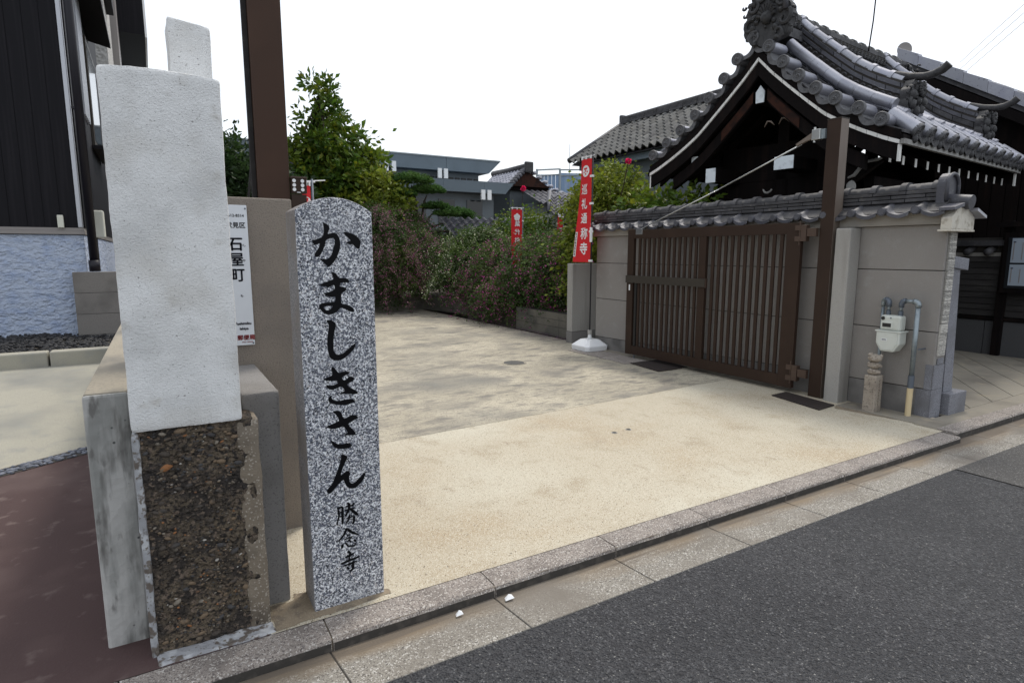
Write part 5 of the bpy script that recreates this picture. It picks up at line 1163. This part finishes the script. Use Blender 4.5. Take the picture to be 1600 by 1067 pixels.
# ================================================================== RIGHT BACKGROUND
fb = thing('board_fence', 'low dark boarded fence with stone footing and small roof, right of the temple gate', 'fence', (10.7, 3, 0))
ys = [4.9, 4.35, 3.80, 3.25, 2.70]
part(MB().box(10.66, 10.8, 2.3, 5.2, -.05, 1.72), 'fence_core', M['joint'], fb)
for i in range(5):
    a = 5.2 - i*.58; part(MB().box(10.60, 10.655, a-.572, a, -.03, .50), 'footing_stone', M['fencestone'], fb, bevel=.005)
part(MB().box(10.575, 10.66, 2.3, 5.2, .52, .56), 'sill', M['wood'], fb)
z = .575
while z < 1.38:
    part(MB().hexa([(10.615,2.3,z),(10.655,2.3,z),(10.655,5.2,z),(10.615,5.2,z)], [(10.63,2.3,z+.082),(10.655,2.3,z+.082),(10.655,5.2,z+.082),(10.63,5.2,z+.082)]), 'board', M['fenceboard'], fb); z += .088
part(MB().box(10.63, 10.66, 2.3, 5.2, 1.40, 1.50), 'plaster_band', M['pilaster'], fb)
for k in range(11): part(MB().tube([(10.46, 5.1-k*.26, 1.50),(10.8,5.1-k*.26,1.62)], .05, 10), 'coping_tile', M['tiledull'], fb, smooth=True)
part(MB().box(10.5, 10.85, 2.3, 5.2, 1.60, 1.68), 'coping_ridge', M['tiledull'], fb)
for y in (3.86, ): part(MB().box(10.52, 10.60, y-.05, y+.05, 0, 1.95), 'post', M['wood'], fb, bevel=.004)
nb = thing('notice_board', 'dark framed notice board with two bluish white sheets behind glass, at the right edge', 'notice board', (10.5, 3.4, 1.0))
part(MB().box(10.44, 10.52, 2.6, 3.86, .93, 1.78), 'case', M['wood'], nb, bevel=.006)
part(MB().box(10.425, 10.438, 2.66, 3.80, 1.0, 1.715), 'backing', M['glass'], nb)
for z0, z1 in ((1.04,1.335),(1.36,1.70)):
    s_ = part(MB().box(10.418, 10.423, 2.7, 3.755, z0, z1), 'paper_sheet', mat('notice_paper', (.32,.37,.43), .5) if z0 < 1.1 else bpy.data.materials['notice_paper'], nb)
    for k in range(7):
        part(MB().box(10.4155, 10.4175, 3.735-k*.1-.012, 3.735-k*.1, z0+.04, z1-.05-.01*(k%3)), 'print_column', M['flash'], s_)
    part(MB().box(10.4150, 10.4175, 3.71, 3.74, z1-.06, z1-.045), 'pin', M['signink'], s_)
part(MB().box(10.38, 10.62, 2.5, 3.95, 1.86, 1.93), 'hood', M['wood'], nb)
db = thing('wooden_building', 'tall dark boarded building with metal edged roof behind the temple gate on the right', 'building', (12.5, 4, 0))
part(MB().box(12.05, 16, 1.0, 6.2, 0, 3.30), 'wall_core', M['wood'], db)
yb_ = 1.0
while yb_ < 6.0: part(MB().box(12.02, 12.045, yb_+.006, yb_+.19, .1, 3.30), 'wall_board', M['boards'], db); yb_ += .195
# the roof falls towards the street: eave edge pieces step down towards -y
def edge(y): return 3.57 + (y-4.0)*.62
for k in range(10):
    y0 = 2.6 + k*.36; y1 = y0+.355
    zz0, zz1 = edge(y0), edge(y1)
    part(MB().hexa([(11.62,y0,zz0-.02),(11.75,y0,zz0-.02),(11.75,y1,zz1-.02),(11.62,y1,zz1-.02)], [(11.62,y0,zz0+.185),(11.75,y0,zz0+.185),(11.75,y1,zz1+.16),(11.62,y1,zz1+.16)]), 'roof_edge_tile', M['tilelight'], db, bevel=.004)
part(MB().hexa([(11.68,2.4,edge(2.4)-.10),(16,2.4,edge(2.4)-.10),(16,6.2,edge(6.2)-.10),(11.68,6.2,edge(6.2)-.10)], [(11.68,2.4,edge(2.4)+.10),(16,2.4,edge(2.4)+.10),(16,6.2,edge(6.2)+.10),(11.68,6.2,edge(6.2)+.10)]), 'roof_slab', M['tiledull'], db)
part(MB().prism([(12.03,2.4,3.0),(12.03,6.2,3.0),(12.03,6.2,edge(6.2)-.12),(12.03,2.4,edge(2.4)-.12)], (.5,0,0)), 'gable_wall', M['wood'], db)
part(MB().hexa([(11.66,2.4,edge(2.4)-.28),(11.72,2.4,edge(2.4)-.28),(11.72,6.2,edge(6.2)-.28),(11.66,6.2,edge(6.2)-.28)], [(11.66,2.4,edge(2.4)-.12),(11.72,2.4,edge(2.4)-.12),(11.72,6.2,edge(6.2)-.12),(11.66,6.2,edge(6.2)-.12)]), 'gable_board', M['wood'], db)
sd_ = thing('satellite_dish', 'small grey satellite dish on the roof behind the temple gate ridge', 'satellite dish', (12.12, 6.38, 4.9))
mb = MB(); rows = []
dn = Vector((-.75, -.55, .35)).normalized(); ua = dn.cross(Vector((0,0,1))).normalized(); ub = ua.cross(dn)
for i in range(7):
    r_ = .14*i/6; rows.append([tuple(Vector((12.15,6.36,5.17)) + (ua*math.cos(2*math.pi*k/24)*.85 + ub*math.sin(2*math.pi*k/24)*1.1)*r_ + dn*(r_*r_*1.6)) for k in range(25)])
mb.grid(rows); mb.grid([[tuple(Vector(p)-dn*.008) for p in r_] for r_ in rows], flip=True); part(mb, 'reflector', M['flash'], sd_, smooth=True)
part(MB().tube([(12.17,6.38,5.15),(12.2,6.4,4.6)], .018, 8), 'mast', M['silver'], sd_); part(MB().tube([(12.12,6.34,5.06),(11.95,6.2,5.03),(11.93,6.2,5.08)], .012, 6), 'feed_arm', M['silver'], sd_)
an = part(MB().tube([(9.5,5.49,4.5),(9.58,5.5,4.95),(9.66,5.53,5.5),(9.72,5.56,6.2)], .011, 6), 'antenna_mast', M['boards'], smooth=True); tag(an, 'thin dark aerial rod standing behind the temple gate ridge', 'aerial'); rebase(an, (9.5,5.49,4.5))
for k, dz in enumerate((0, .32, .62)):
    o = part(MB().tube([(29.6, 13.2, 8.75+dz), (27.5, 11.4, 8.9+dz), (25.6, 9.6, 9.15+dz), (22, 6, 9.7+dz)], .008, 5), 'power_line', M['pilaster'])
    tag(o, 'faint overhead wire crossing the sky at the right, ' + ('lowest', 'middle', 'highest')[k] + ' of three', 'cable', 'overhead wires at the right'); rebase(o, (29.6, 13.2, 8.75+dz))

# ================================================================== BACKGROUND BUILDINGS
# tiled house between the banner and the temple gate
def tile_slope(parent, o, u, v, nu, nv, m, name='roof_tile', r_=.35, joined=False):
    """rows of rolled tiles on the plane o + a*u + b*v; u along the eave, v up the slope"""
    o, u, v = Vector(o), Vector(u), Vector(v); nn = u.cross(v).normalized(); nn = nn if nn.z > 0 else -nn
    allm = MB()
    for i in range(nu):
        for j in range(nv):
            mb = MB(); rows = []
            for t in (0, 1):
                rows.append([tuple(o + u*((i+k/6)/nu) + v*((j+t*1.06)/nv) + nn*((.045*math.sin(2*math.pi*k/6+.6) + (.02 if t == 0 else 0))*r_/.35)) for k in range(7)])
            mb.grid(rows); mb.grid([[tuple(Vector(p)-nn*.03) for p in rows[0]], rows[0]])
            if joined: allm.add(mb.v, mb.f)
            else: part(mb, name, m, parent, smooth=True, sharp=True)
    if joined: part(allm, name+'s', m, parent, smooth=True, sharp=True, kind='stuff')
th = thing('tiled_house', 'house with weathered grey tile roof, right behind the long red banner', 'house', (11, 11, 0))
part(MB().box(9.5, 13.5, 9.0, 12.2, 0, 3.75), 'wall', M['moderndark'], th)
part(MB().box(9.30, 9.5, 8.9, 12.4, 3.52, 3.70), 'eave_board', M['modern'], th)
part(MB().prism([(9.2,12.6,3.66),(11.0,12.6,4.84),(12.8,12.6,3.66)], (0,-3.7,0)), 'roof_bed', M['tiledull'], th)
tile_slope(th, (9.17, 12.62, 3.74), (0, -3.7, 0), (1.80, 0, 1.12), 17, 9, M['tileold'])
part(MB().tube([(9.17,12.66,3.78),(10.98,12.66,4.90)], .07, 10), 'verge_roll', M['tiledull'], th, smooth=True)
for c_ in range(3):
    y = 12.66
    while y > 9.0:
        part(MB().box(11-.17+c_*.015, 11+.17-c_*.015, y-.42, y-.005, 4.84+c_*.055, 4.84+c_*.055+.048), 'ridge_tile', M['tiledull'], th); y -= .43
part(MB().tube([(11,12.7,5.01),(11,8.9,5.01)], .06, 10), 'ridge_roll', M['tiledull'], th, smooth=True)
part(MB().box(10.85, 11.15, 12.66, 12.76, 4.80, 5.08), 'ridge_end_tile', M['tiledull'], th, bevel=.02)
ae = part(MB().tube([(10.6,14.6,3),(10.6,14.6,4.6)], .008, 6), 'aerial', M['frame']); ae.data  # thin roof aerial
tag(ae, 'tiny roof aerial at the left end of the weathered tile roof', 'aerial'); rebase(ae, (10.6,14.6,3))
mo = thing('modern_building', 'wide blue grey modern building with flat fascias and paired white fins, behind the trees', 'building', (10, 30, 0))
fx = [-8.0, -3.5, .9, 3.9, 7.3, 10.6, 13.7, 16.95]
for a, b in zip(fx[:-1], fx[1:]):
    part(MB().hexa([(a+.01,30,5.82),(min(b,16.3)-.01,30,5.82),(min(b,16.3)-.01,38,5.82),(a+.01,38,5.82)], [(a+.01,29.9,6.46),(b-.01,29.9,6.46),(b-.01,38,6.46),(a+.01,38,6.46)]), 'fascia_panel', M['modern'], mo)
    part(MB().box(a, b, 29.86, 38, 6.47, 6.53), 'coping', M['frame'], mo)
part(MB().box(-8, 15.9, 30.5, 38, 0, 5.8), 'recessed_wall', M['moderndark'], mo)
for k in range(16): part(MB().box(9.9+k*.38, 10.15+k*.38, 30.44, 30.49, 5.42, 5.54), 'vent_slot', M['dark'], mo)
for a, b in ((7.5,10.0),(10.01,12.6),(12.61,14.9),(14.91,16.45)):
    part(MB().hexa([(a,28,4.55),(min(b,16.2),28,4.55),(min(b,16.2),31,4.55),(a,31,4.55)],[(a,27.9,5.11),(b+(.2 if b > 16 else 0),27.9,5.11),(b+(.2 if b > 16 else 0),31,5.11),(a,31,5.11)]), 'lower_fascia_panel', M['modern'], mo)
part(MB().box(7.5, 15.8, 28.6, 31, 0, 4.53), 'lower_wall', M['moderndark'], mo)
for x, y, z in ((10.28,30.3,5.58),(10.68,30.3,5.58),(13.2,30.3,5.40),(13.55,30.3,5.40),(14.72,28.3,4.20),(15.08,28.3,4.20)):
    part(MB().box(x, x+.22, y-.4, y-.3, z, z+.5), 'white_fin', M['fin'], mo)
for k in range(3): part(MB().box(11.0+k*1.6, 11.9+k*1.6, 28.55, 28.6, 3.0, 4.2), 'window', M['glass'], mo)
# gabled temple hall behind the bushes
ha = thing('tiled_hall', 'hall with light grey tiled roof and dark gable, right of the modern building', 'house', (13.7, 24, 0))
part(MB().box(13.1, 15.0, 22.3, 24.6, 0, 4.2), 'wall', M['moderndark'], ha)
part(MB().prism([(12.95,22.1,4.1),(13.72,22.1,4.90),(15.3,22.1,4.05)], (0,2.6,0)), 'roof_bed', M['wood'], ha)
tile_slope(ha, (12.85, 22.0, 4.16), (0, 2.8, 0), (.9, 0, .86), 11, 7, M['tilelight'], joined=True)
part(MB().tube([(13.75,21.9,5.08),(13.75,23.5,5.06),(13.75,24.9,5.08)], .13, 10), 'ridge', M['tiledull'], ha, smooth=True); part(MB().box(13.55,13.95,21.75,21.9,4.8,5.25), 'ridge_end_tile', M['oni'], ha, bevel=.05)
for k in range(9):
    t = k/8; part(MB().tube([(13.70-.9*t,21.82,5.0-.86*t),(13.70-.9*t,22.2,5.0-.86*t)], .075, 10), 'verge_tile', M['tile'], ha, smooth=True)
for k in range(12):
    t = k/11; part(MB().tube([(13.80+3.1*t,21.82,5.0-1.25*t-.25*math.sin(math.pi*t)),(13.80+3.1*t,22.3,5.0-1.25*t-.25*math.sin(math.pi*t))], .075, 10), 'verge_tile', M['tilelight'], ha, smooth=True)
part(MB().prism([(13.05,21.95,4.25),(13.75,21.95,4.88),(14.9,21.95,4.25)], (0,.1,0)), 'gable_boarding', M['woodred'], ha)
tile_slope(ha, (13.3, 20.3, 3.45), (3.0, 0, .0), (0, 1.5, .62), 11, 4, M['tile'], joined=True)
part(MB().box(13.4, 16, 21.0, 21.9, 0, 3.5), 'porch_wall', M['moderndark'], ha)
ha.scale = (1.36,)*3; ha.location = (13.7*1.36, 24*1.36, 1.5*(1-1.36))
pn_ = thing('glazed_penthouse', 'pale blue corrugated rooftop screen in a grey steel frame, left of the long banner', 'building', (26.4, 38.2, 0))
P0, P1, P2 = Vector((25.2,38.9,0)), Vector((26.6,37.9,0)), Vector((28.6,37.2,0))
def wall_strip(A, B, n, z0, z1, name, m, parent):
    for i in range(n):
        a = A.lerp(B, i/n); b = A.lerp(B, (i+.94)/n); nn = (B-A).cross(Vector((0,0,1))).normalized()*.05
        part(MB().hexa([(a.x,a.y,z0),(b.x,b.y,z0),(b.x-nn.x,b.y-nn.y,z0),(a.x-nn.x,a.y-nn.y,z0)],[(a.x,a.y,z1),(b.x,b.y,z1),(b.x-nn.x,b.y-nn.y,z1),(a.x-nn.x,a.y-nn.y,z1)]), name, m, parent)
wall_strip(P0, P1, 6, 3, 7.3, 'screen_sheet', M['blueglass'], pn_); wall_strip(P1, P2, 10, 3, 7.4, 'screen_sheet', M['blueglass'], pn_)
for p in (P0, P1, P2): part(MB().box(p.x-.06, p.x+.06, p.y-.1, p.y+.02, 3, 7.7), 'frame_post', M['frame'], pn_)
for A, B in ((P0,P1),(P1,P2)): part(MB().tube([(A.x,A.y-.05,7.62),(B.x,B.y-.05,7.68)], .06, 6), 'frame_rail', M['frame'], pn_); part(MB().tube([(A.x,A.y-.05,7.2),(B.x,B.y-.05,7.3)], .04, 6), 'frame_rail', M['frame'], pn_)
part(MB().box(25.3, 32, 38.95, 45, 0, 6.0), 'building_body', M['modern'], pn_)
sr = thing('tiled_shelter', 'small building with pale grey tile roof just left of the long banner', 'house', (10, 13.8, 0))
part(MB().box(9.6, 12, 13.9, 15.5, 0, 2.55), 'wall', M['cream_wall'], sr)
tile_slope(sr, (9.05, 13.35, 2.53), (2.2, -.45, 0), (.75, 1.1, .62), 10, 6, M['tile'])
part(MB().tube([(9.05,13.38,2.58),(9.85,14.5,3.23)], .05, 8), 'hip_roll', M['tile'], sr, smooth=True)
for k in range(5): part(MB().box(8.95+k*.16, 8.98+k*.16, 13.75, 13.79, 1.7, 2.4), 'lattice_bar', M['cream_wall'], sr)
part(MB().box(8.9, 9.7, 13.74, 13.8, 2.05, 2.09), 'lattice_rail', M['cream_wall'], sr)
lr = thing('low_tiled_roof', 'low dark tiled lean-to roof seen through the flowering bushes', 'shed', (7.6, 14.8, 0))
tile_slope(lr, (7.0, 14.6, 1.75), (2.3, -.9, 0), (-.15, 1.0, .70), 12, 7, M['tile'])
part(MB().box(7.3, 9.0, 15.2, 16, 0, 1.9), 'wall', M['cream_wall'], lr)

# ================================================================== PLANTER WALLS
pw = thing('planter_wall', 'low weathered block planter wall beside the far end of the gate wall', 'planter', (6.4, 9.5, 0))
for c_ in range(3):
    ya = 8.22
    while ya < 10.5:
        yb2 = min(ya+.77, 10.52); hh = .40/3
        part(MB().box(6.33, 6.47, ya+.003, yb2-.003, c_*hh+.003 if c_ else -.05, (c_+1)*hh-.003), 'block', M['planter'], pw, bevel=.003); ya = yb2
part(MB().box(6.34, 6.465, 8.22, 10.51, -.02, .405), 'mortar_core', M['joint'], pw); part(MB().box(6.47, 9, 10.38, 10.50, -.05, .39), 'return_wall', M['planter'], pw)
pw2 = thing('planter_wall', 'low weathered block planter wall at the back of the driveway, under the pink bushes', 'planter', (5.5, 15.05, 0))
for c_ in range(3):
    hh = .385/3
    for i in range(4): part(MB().box(3.0+i*.79+.003, 3.0+(i+1)*.79-.003, 15.05, 15.18, c_*hh+.003 if c_ else -.05, (c_+1)*hh-.003), 'block', M['planter'], pw2)
    for i in range(3):
        A = Vector((6.16,15.05)).lerp(Vector((6.51,13.05)), i/3+.002); B = Vector((6.16,15.05)).lerp(Vector((6.51,13.05)), (i+1)/3-.002)
        part(MB().hexa([(A.x,A.y,c_*hh),(B.x,B.y,c_*hh),(B.x+.13,B.y,c_*hh),(A.x+.13,A.y,c_*hh)],[(A.x,A.y,(c_+1)*hh-.003),(B.x,B.y,(c_+1)*hh-.003),(B.x+.13,B.y,(c_+1)*hh-.003),(A.x+.13,A.y,(c_+1)*hh-.003)]), 'block', M['planter'], pw2)
part(MB().box(6.6, 8.5, 13.0, 13.1, 0, .35), 'return_wall', M['planter'], pw2)

part(MB().box(6.47, 9.5, 8.2, 13.0, -.1, .30), 'planter_soil', M['soil'], kind='structure')
part(MB().box(2.5, 9.5, 15.18, 18.5, -.1, .28), 'planter_soil', M['soil'], kind='structure')
part(MB().box(6.66, 9.5, 13.1, 15.18, -.1, .30), 'planter_soil', M['soil'], kind='structure')
# ================================================================== VEGETATION
def leaf(mb, p, dirn, size, rn, wide=.5):
    d_ = Vector(dirn).normalized(); side = d_.cross(Vector((rn.uniform(-1,1), rn.uniform(-1,1), rn.uniform(-.3,1)))).normalized()
    up = side.cross(d_)*.12*size; p = Vector(p)
    a = p; b = p + d_*size*.5 + side*size*wide*.5 + up; c = p + d_*size; e = p + d_*size*.5 - side*size*wide*.5 + up
    mb.add([a, b, c, e], [(0,1,2),(0,2,3)])
def crown(blobs, n_clump, per, size, seed, spread=.28, wide=.5, droop=0.0, shell=.55, cap=None):
    rn = random.Random(seed); mb = MB(); centres = []
    vols = [b[1][0]*b[1][1]*b[1][2] for b in blobs]; tot = sum(vols)
    for b, vv in zip(blobs, vols):
        for _ in range(max(3, int(n_clump*vv/tot))):
            while True:
                q = Vector((rn.uniform(-1,1), rn.uniform(-1,1), rn.uniform(-1,1)))
                if q.length <= 1 and (q.length > shell or rn.random() < .25): break
            c = Vector(b[0]) + Vector((q.x*b[1][0], q.y*b[1][1], q.z*b[1][2]))*(1+rn.uniform(-.08,.10)); centres.append(c)
            if c.z < .1: c.z = .1 + rn.random()*.2
            rr = spread*rn.uniform(.55,1.25)
            for _ in range(int(per*rn.uniform(.6,1.3))):
                o = Vector((rn.gauss(0,1), rn.gauss(0,1), rn.gauss(0,.75)))*rr*.5
                dd = (o.normalized() if o.length > 0 else Vector((0,0,1))) + Vector((rn.uniform(-.7,.7), rn.uniform(-.7,.7), rn.uniform(-.5,.6)-droop))
                leaf(mb, c+o, dd, size*rn.uniform(.6,1.25), rn, wide)
    return mb, centres
def tree(name, label, cat, base, trunk_pts, tr, blobs, n_clump, per, size, seed, lm, group=None, **kw):
    t = thing(name, label, cat, base, group)
    mb, cs = crown(blobs, n_clump, per, size, seed, **kw)
    tk = MB(); tk.tube(trunk_pts, [tr*(1-.6*i/(len(trunk_pts)-1)) for i in range(len(trunk_pts))], 10)
    rn = random.Random(seed+1)
    for c in rn.sample(cs, min(len(cs), 34)):
        a = Vector(trunk_pts[rn.randrange(max(1,len(trunk_pts)//2), len(trunk_pts))]); m_ = a.lerp(c, .5) + Vector((0,0,-.08))
        tk.tube([a, m_, c], [tr*.28, tr*.16, tr*.06], 5)
    part(tk, 'trunk', M['bark'], t, smooth=True); part(mb, 'crown', M[lm], t)
    return t
tree('broadleaf_tree', 'tall green broadleaf tree with pointed crown behind the brown post and granite post', 'tree', (4.6,17.2,0),
     [(4.6,17.2,0),(4.55,17.2,1.5),(4.45,17.2,3),(4.25,17.1,4.4),(4.1,17.0,5.6)], .13,
     [((4.12,17,5.80),(.30,.35,.45)),((4.2,17,5.15),(.58,.6,.5)),((4.45,17.1,4.35),(.95,.9,.55)),((4.5,17.1,3.5),(1.15,1.0,.55)),((5.15,17.0,4.85),(.28,.35,.30)),((5.35,17.0,4.0),(.4,.4,.3)),((3.25,17.2,3.6),(.5,.6,.8)),((5.3,16.9,2.95),(.95,.7,.55)),((4.3,17,2.6),(1.2,.9,.6))],
     290, 40, .19, 21, 'leaf', spread=.30, wide=.55, shell=.5)
tree('small_tree', 'dark leafy tree between the white pillar and the brown steel post', 'tree', (1.6,14.5,0), [(1.6,14.5,0),(1.6,14.5,1.4),(1.7,14.5,2.6)], .09,
     [((1.55,14.5,3.0),(.75,.6,1.0)),((2.15,14.5,2.5),(.6,.5,1.0)),((2.7,14.8,2.4),(.7,.5,.7))], 190, 45, .16, 22, 'leafdark', spread=.34)
tree('small_tree', 'bright yellow green leafy tree low at the right of the tall broadleaf tree', 'tree', (5.6,16.2,0), [(5.6,16.2,0),(5.6,16.2,1.2),(5.6,16.2,2.4)], .07,
     [((5.45,16.0,3.1),(.55,.5,.55)),((5.0,16,2.7),(.6,.5,.4)),((5.85,16,2.75),(.45,.4,.5))], 75, 42, .16, 23, 'leafyel', spread=.3)
# pine with needle tufts in flat pads
rn = random.Random(31)
pt_ = thing('pine_tree', 'clipped pine with flat rounded pads of needles above the pink bushes', 'pine tree', (6.6, 16.2, 0))
pads = [((6.25,16,3.42),(.62,.5,.24)),((6.75,16.1,3.18),(.5,.5,.2)),((5.95,16,3.05),(.4,.4,.18)),((7.5,15.9,2.55),(.62,.5,.22)),((8.05,15.9,2.35),(.35,.4,.18)),((7.0,16.1,2.75),(.4,.4,.16))]
nm = MB(); tk = MB(); tk.tube([(6.6,16.2,0),(6.7,16.2,1.2),(6.5,16.2,2.3),(6.35,16.1,3.3)], [.1,.09,.07,.03], 8)
for (c, r_) in pads:
    tk.tube([(6.55,16.2,2.1),(c[0]*.6+6.55*.4,16.1,c[2]-.25),(c[0],c[1],c[2]-.08)], [.04,.03,.015], 6)
    for _ in range(int(330*r_[0]/.5)):
        a = rn.uniform(0,6.28); q = math.sqrt(rn.random()); p = Vector((c[0]+r_[0]*q*math.cos(a), c[1]+r_[1]*q*math.sin(a), c[2]+r_[2]*math.sqrt(max(0,1-q*q))*rn.uniform(-.2,1)))
        for k in range(14):
            dd = Vector((rn.gauss(0,.7), rn.gauss(0,.7), rn.uniform(.1,1))); leaf(nm, p, dd, rn.uniform(.07,.12), rn, .10)
part(tk, 'trunk', M['bark'], pt_, smooth=True); part(nm, 'needles', M['needle'], pt_)

def bush(label, base, blobs, n_clump, per, size, seed, lm='leafbush', fm='flower', nf=900, fsize=.035, arches=40, reach=.6, cat='bush', group='flowering bushes along the planters', fl_high=0.0, name='bush_clover'):
    t = thing(name, label, cat, base, group); rn = random.Random(seed+5)
    mb, cs = crown(blobs, int(n_clump*1.5), per, size*1.15, seed, spread=.30, wide=.6, droop=.35, shell=.3)
    fl = MB(); st_ = MB(); b0_ = Vector(base)
    # arching stems carry leaflets and, towards the tip, flowers
    for k in range(arches):
        c = rn.choice(cs); out = Vector((c.x-b0_.x, c.y-b0_.y, 0)); out = out.normalized() if out.length > .05 else Vector((1,0,0))
        out = (out + Vector((rn.uniform(-.5,.5), rn.uniform(-.5,.5), 0))).normalized(); L = reach*rn.uniform(.5,1.2); pts = []
        for i in range(9):
            f = i/8; pts.append(c + out*L*f + Vector((0,0, L*(.55*f - .95*f*f))))
        st_.tube([b0_ + Vector((rn.uniform(-.15,.15), rn.uniform(-.15,.15), .1)), b0_.lerp(c,.5)+Vector((0,0,.2)), c] , [.012,.009,.006], 4)
        st_.tube(pts, [.006-.0006*i for i in range(9)], 4)
        for i in range(1, 9):
            for _ in range(6): leaf(mb, pts[i] + Vector((rn.gauss(0,.03), rn.gauss(0,.03), rn.gauss(0,.03))), Vector((rn.uniform(-1,1), rn.uniform(-1,1), rn.uniform(-.8,.4))), size*rn.uniform(.5,1), rn, .6)
            if nf and i > 3 and rn.random() < .7:
                for _ in range(int(5*nf/900)+1): leaf(fl, pts[i] + Vector((rn.gauss(0,.035), rn.gauss(0,.035), rn.gauss(0,.035))), Vector((rn.uniform(-1,1), rn.uniform(-1,1), rn.uniform(-.6,.8))), fsize*rn.uniform(.5,1.2), rn, .7)
    for _ in range(nf):
        c = rn.choice(cs)
        if c.z < b0_.z + fl_high: continue
        p = c + Vector((rn.gauss(0,.13), rn.gauss(0,.13), rn.gauss(0,.10)))
        for _ in range(3): leaf(fl, p + Vector((rn.gauss(0,.02), rn.gauss(0,.02), rn.gauss(0,.02))), Vector((rn.uniform(-1,1), rn.uniform(-1,1), rn.uniform(-.5,1))), fsize*rn.uniform(.6,1.2), rn, .7)
    part(st_, 'stems', M['bark'], t); part(mb, 'foliage', M[lm], t)
    if fl.v: part(fl, 'flowers', M[fm], t, kind='stuff')
    return t
bush('large mounded bush with dusty pink flowers, just right of the granite post', (5.2,15.9,.3), [((5.1,14.95,1.1),(.95,.6,.95)),((4.9,15.2,2.05),(.8,.6,.6)),((5.8,14.95,1.35),(.55,.5,.9))], 250, 60, .05, 51, fm='flower', nf=1500, arches=330, reach=.95)
bush('green and white flecked bush behind the planter return, left of the small red banner', (6.9,14.0,.3), [((6.8,13.9,1.2),(.75,.6,.85)),((7.2,13.8,1.6),(.6,.5,.5)),((6.6,13.5,.75),(.5,.4,.5))], 150, 60, .06, 52, fm='flowerwhite', nf=620, fsize=.036, arches=170, reach=.8)
bush('dark bush with magenta flowers trailing onto the driveway in the middle of the planter gap', (7.0,12.2,.2), [((6.8,12.2,.85),(.6,.7,.8)),((7.1,12.0,1.35),(.6,.6,.5)),((6.45,11.5,.55),(.42,.5,.5)),((6.3,11.1,.35),(.25,.35,.3))], 190, 60, .048, 53, fm='flowerdeep', nf=560, arches=260, reach=.75)
bush('dark magenta flecked bush spilling over the planter beside the gate wall', (6.9,10.2,.3), [((6.75,10.4,1.0),(.55,.8,.75)),((6.8,9.5,1.1),(.5,.8,.75)),((6.6,11.0,.7),(.45,.5,.55)),((7.1,10.2,1.5),(.6,.9,.4))], 250, 60, .046, 54, fm='flowerdeep', nf=620, arches=300, reach=.6)
bush('yellow green leafy bush with pointed leaves behind the low end wall by the long banner', (7.1,8.8,.3), [((6.75,8.75,1.35),(.4,.45,.75)),((7.2,8.7,1.75),(.5,.5,.5))], 75, 42, .085, 55, lm='leafyel', fm='flowerdeep', nf=90, arches=30, reach=.4)
bush('tall pale green climbing rose bush behind the small red banner', (8.6,14.6,.2), [((8.7,14.2,2.1),(.75,.6,.55)),((9.6,14.2,2.0),(.7,.5,.5)),((8.2,13.6,1.5),(.7,.5,.6)),((9.0,13.0,1.3),(.9,.5,.7))], 200, 50, .075, 56, lm='leaf', fm='flowerwhite', nf=130, fsize=.05, arches=90, reach=.7, group=None)
bush('airy clump of pink tipped stems rising above the large mounded bush', (5.7,15.9,.3), [((5.7,15.7,2.3),(.75,.4,.35)),((4.9,15.6,2.4),(.5,.4,.3))], 60, 40, .05, 57, fm='flower', nf=420, arches=120, reach=.6)
bush('dark hedge mass at the very back below the pine', (6,16.8,0), [((6.5,16.9,1.5),(2.2,.4,1.1)),((3.6,16.9,1.7),(1.8,.5,1.2)),((9.2,15.6,1.2),(1.6,.5,1.2))], 330, 60, .11, 58, lm='leafdark', nf=0, arches=10, cat='hedge', group=None, name='hedge')
bush('round yellow green shrub with fine leaves behind the tiled coping, right of the long banner', (7.35,8.9,.2), [((7.3,8.8,2.55),(.58,.5,.52)),((6.95,8.8,2.25),(.4,.45,.45)),((7.75,8.9,2.3),(.42,.4,.42)),((7.55,8.8,1.9),(.7,.4,.4))], 190, 60, .07, 59, lm='leafyel', fm='rose', nf=0, fsize=.04, arches=60, reach=.42, group=None, name='shrub')
bush('dark green vine leaves in the shade under the temple gate eaves', (6.9,7.35,0), [((6.95,7.4,2.05),(.25,.45,.42)),((7.0,6.6,2.05),(.2,.5,.35))], 60, 26, .11, 60, lm='leaf', nf=0, arches=16, reach=.35, group=None, cat='vine', name='vine')
for (p, r_, lab) in (((6.52,7.42,2.92),.045,'bright pink rose bloom just left of the temple gate eave tip'), ((11.3,18.3,3.72),.09,'small pink rose bloom in front of the tiled hall gable')):
    mb = MB(); rn = random.Random(int(r_*1000))
    for k in range(60): 
        v = Vector((rn.gauss(0,1), rn.gauss(0,1), rn.gauss(0,1))).normalized(); leaf(mb, Vector(p)+v*r_*.25, v+Vector((rn.uniform(-.5,.5),)*3), r_, rn, .9)
    t = thing('rose', lab, 'flower', p); part(mb, 'petals', M['rose'], t); part(MB().tube([(p[0]+.35,p[1]+.8,p[2]-1.2),(p[0]+.1,p[1]+.2,p[2]-.3),p], .008, 5), 'stem', M['bark'], t)
t = thing('pampas_grass', 'pale dry grass plumes beside the long banner', 'grass', (8.2,11.2,1.2)); mb = MB(); rn = random.Random(77)
for k in range(7):
    c = Vector((8.0+rn.uniform(-.2,.2), 11.1, 1.2)); tp = c + Vector((rn.uniform(-.35,.35), 0, rn.uniform(.5,.8)))
    for j in range(60): leaf(mb, c.lerp(tp, rn.random()), (tp-c)+Vector((rn.gauss(0,.2), rn.gauss(0,.2), 0)), .10, rn, .1)
part(mb, 'plumes', M['plume'], t)
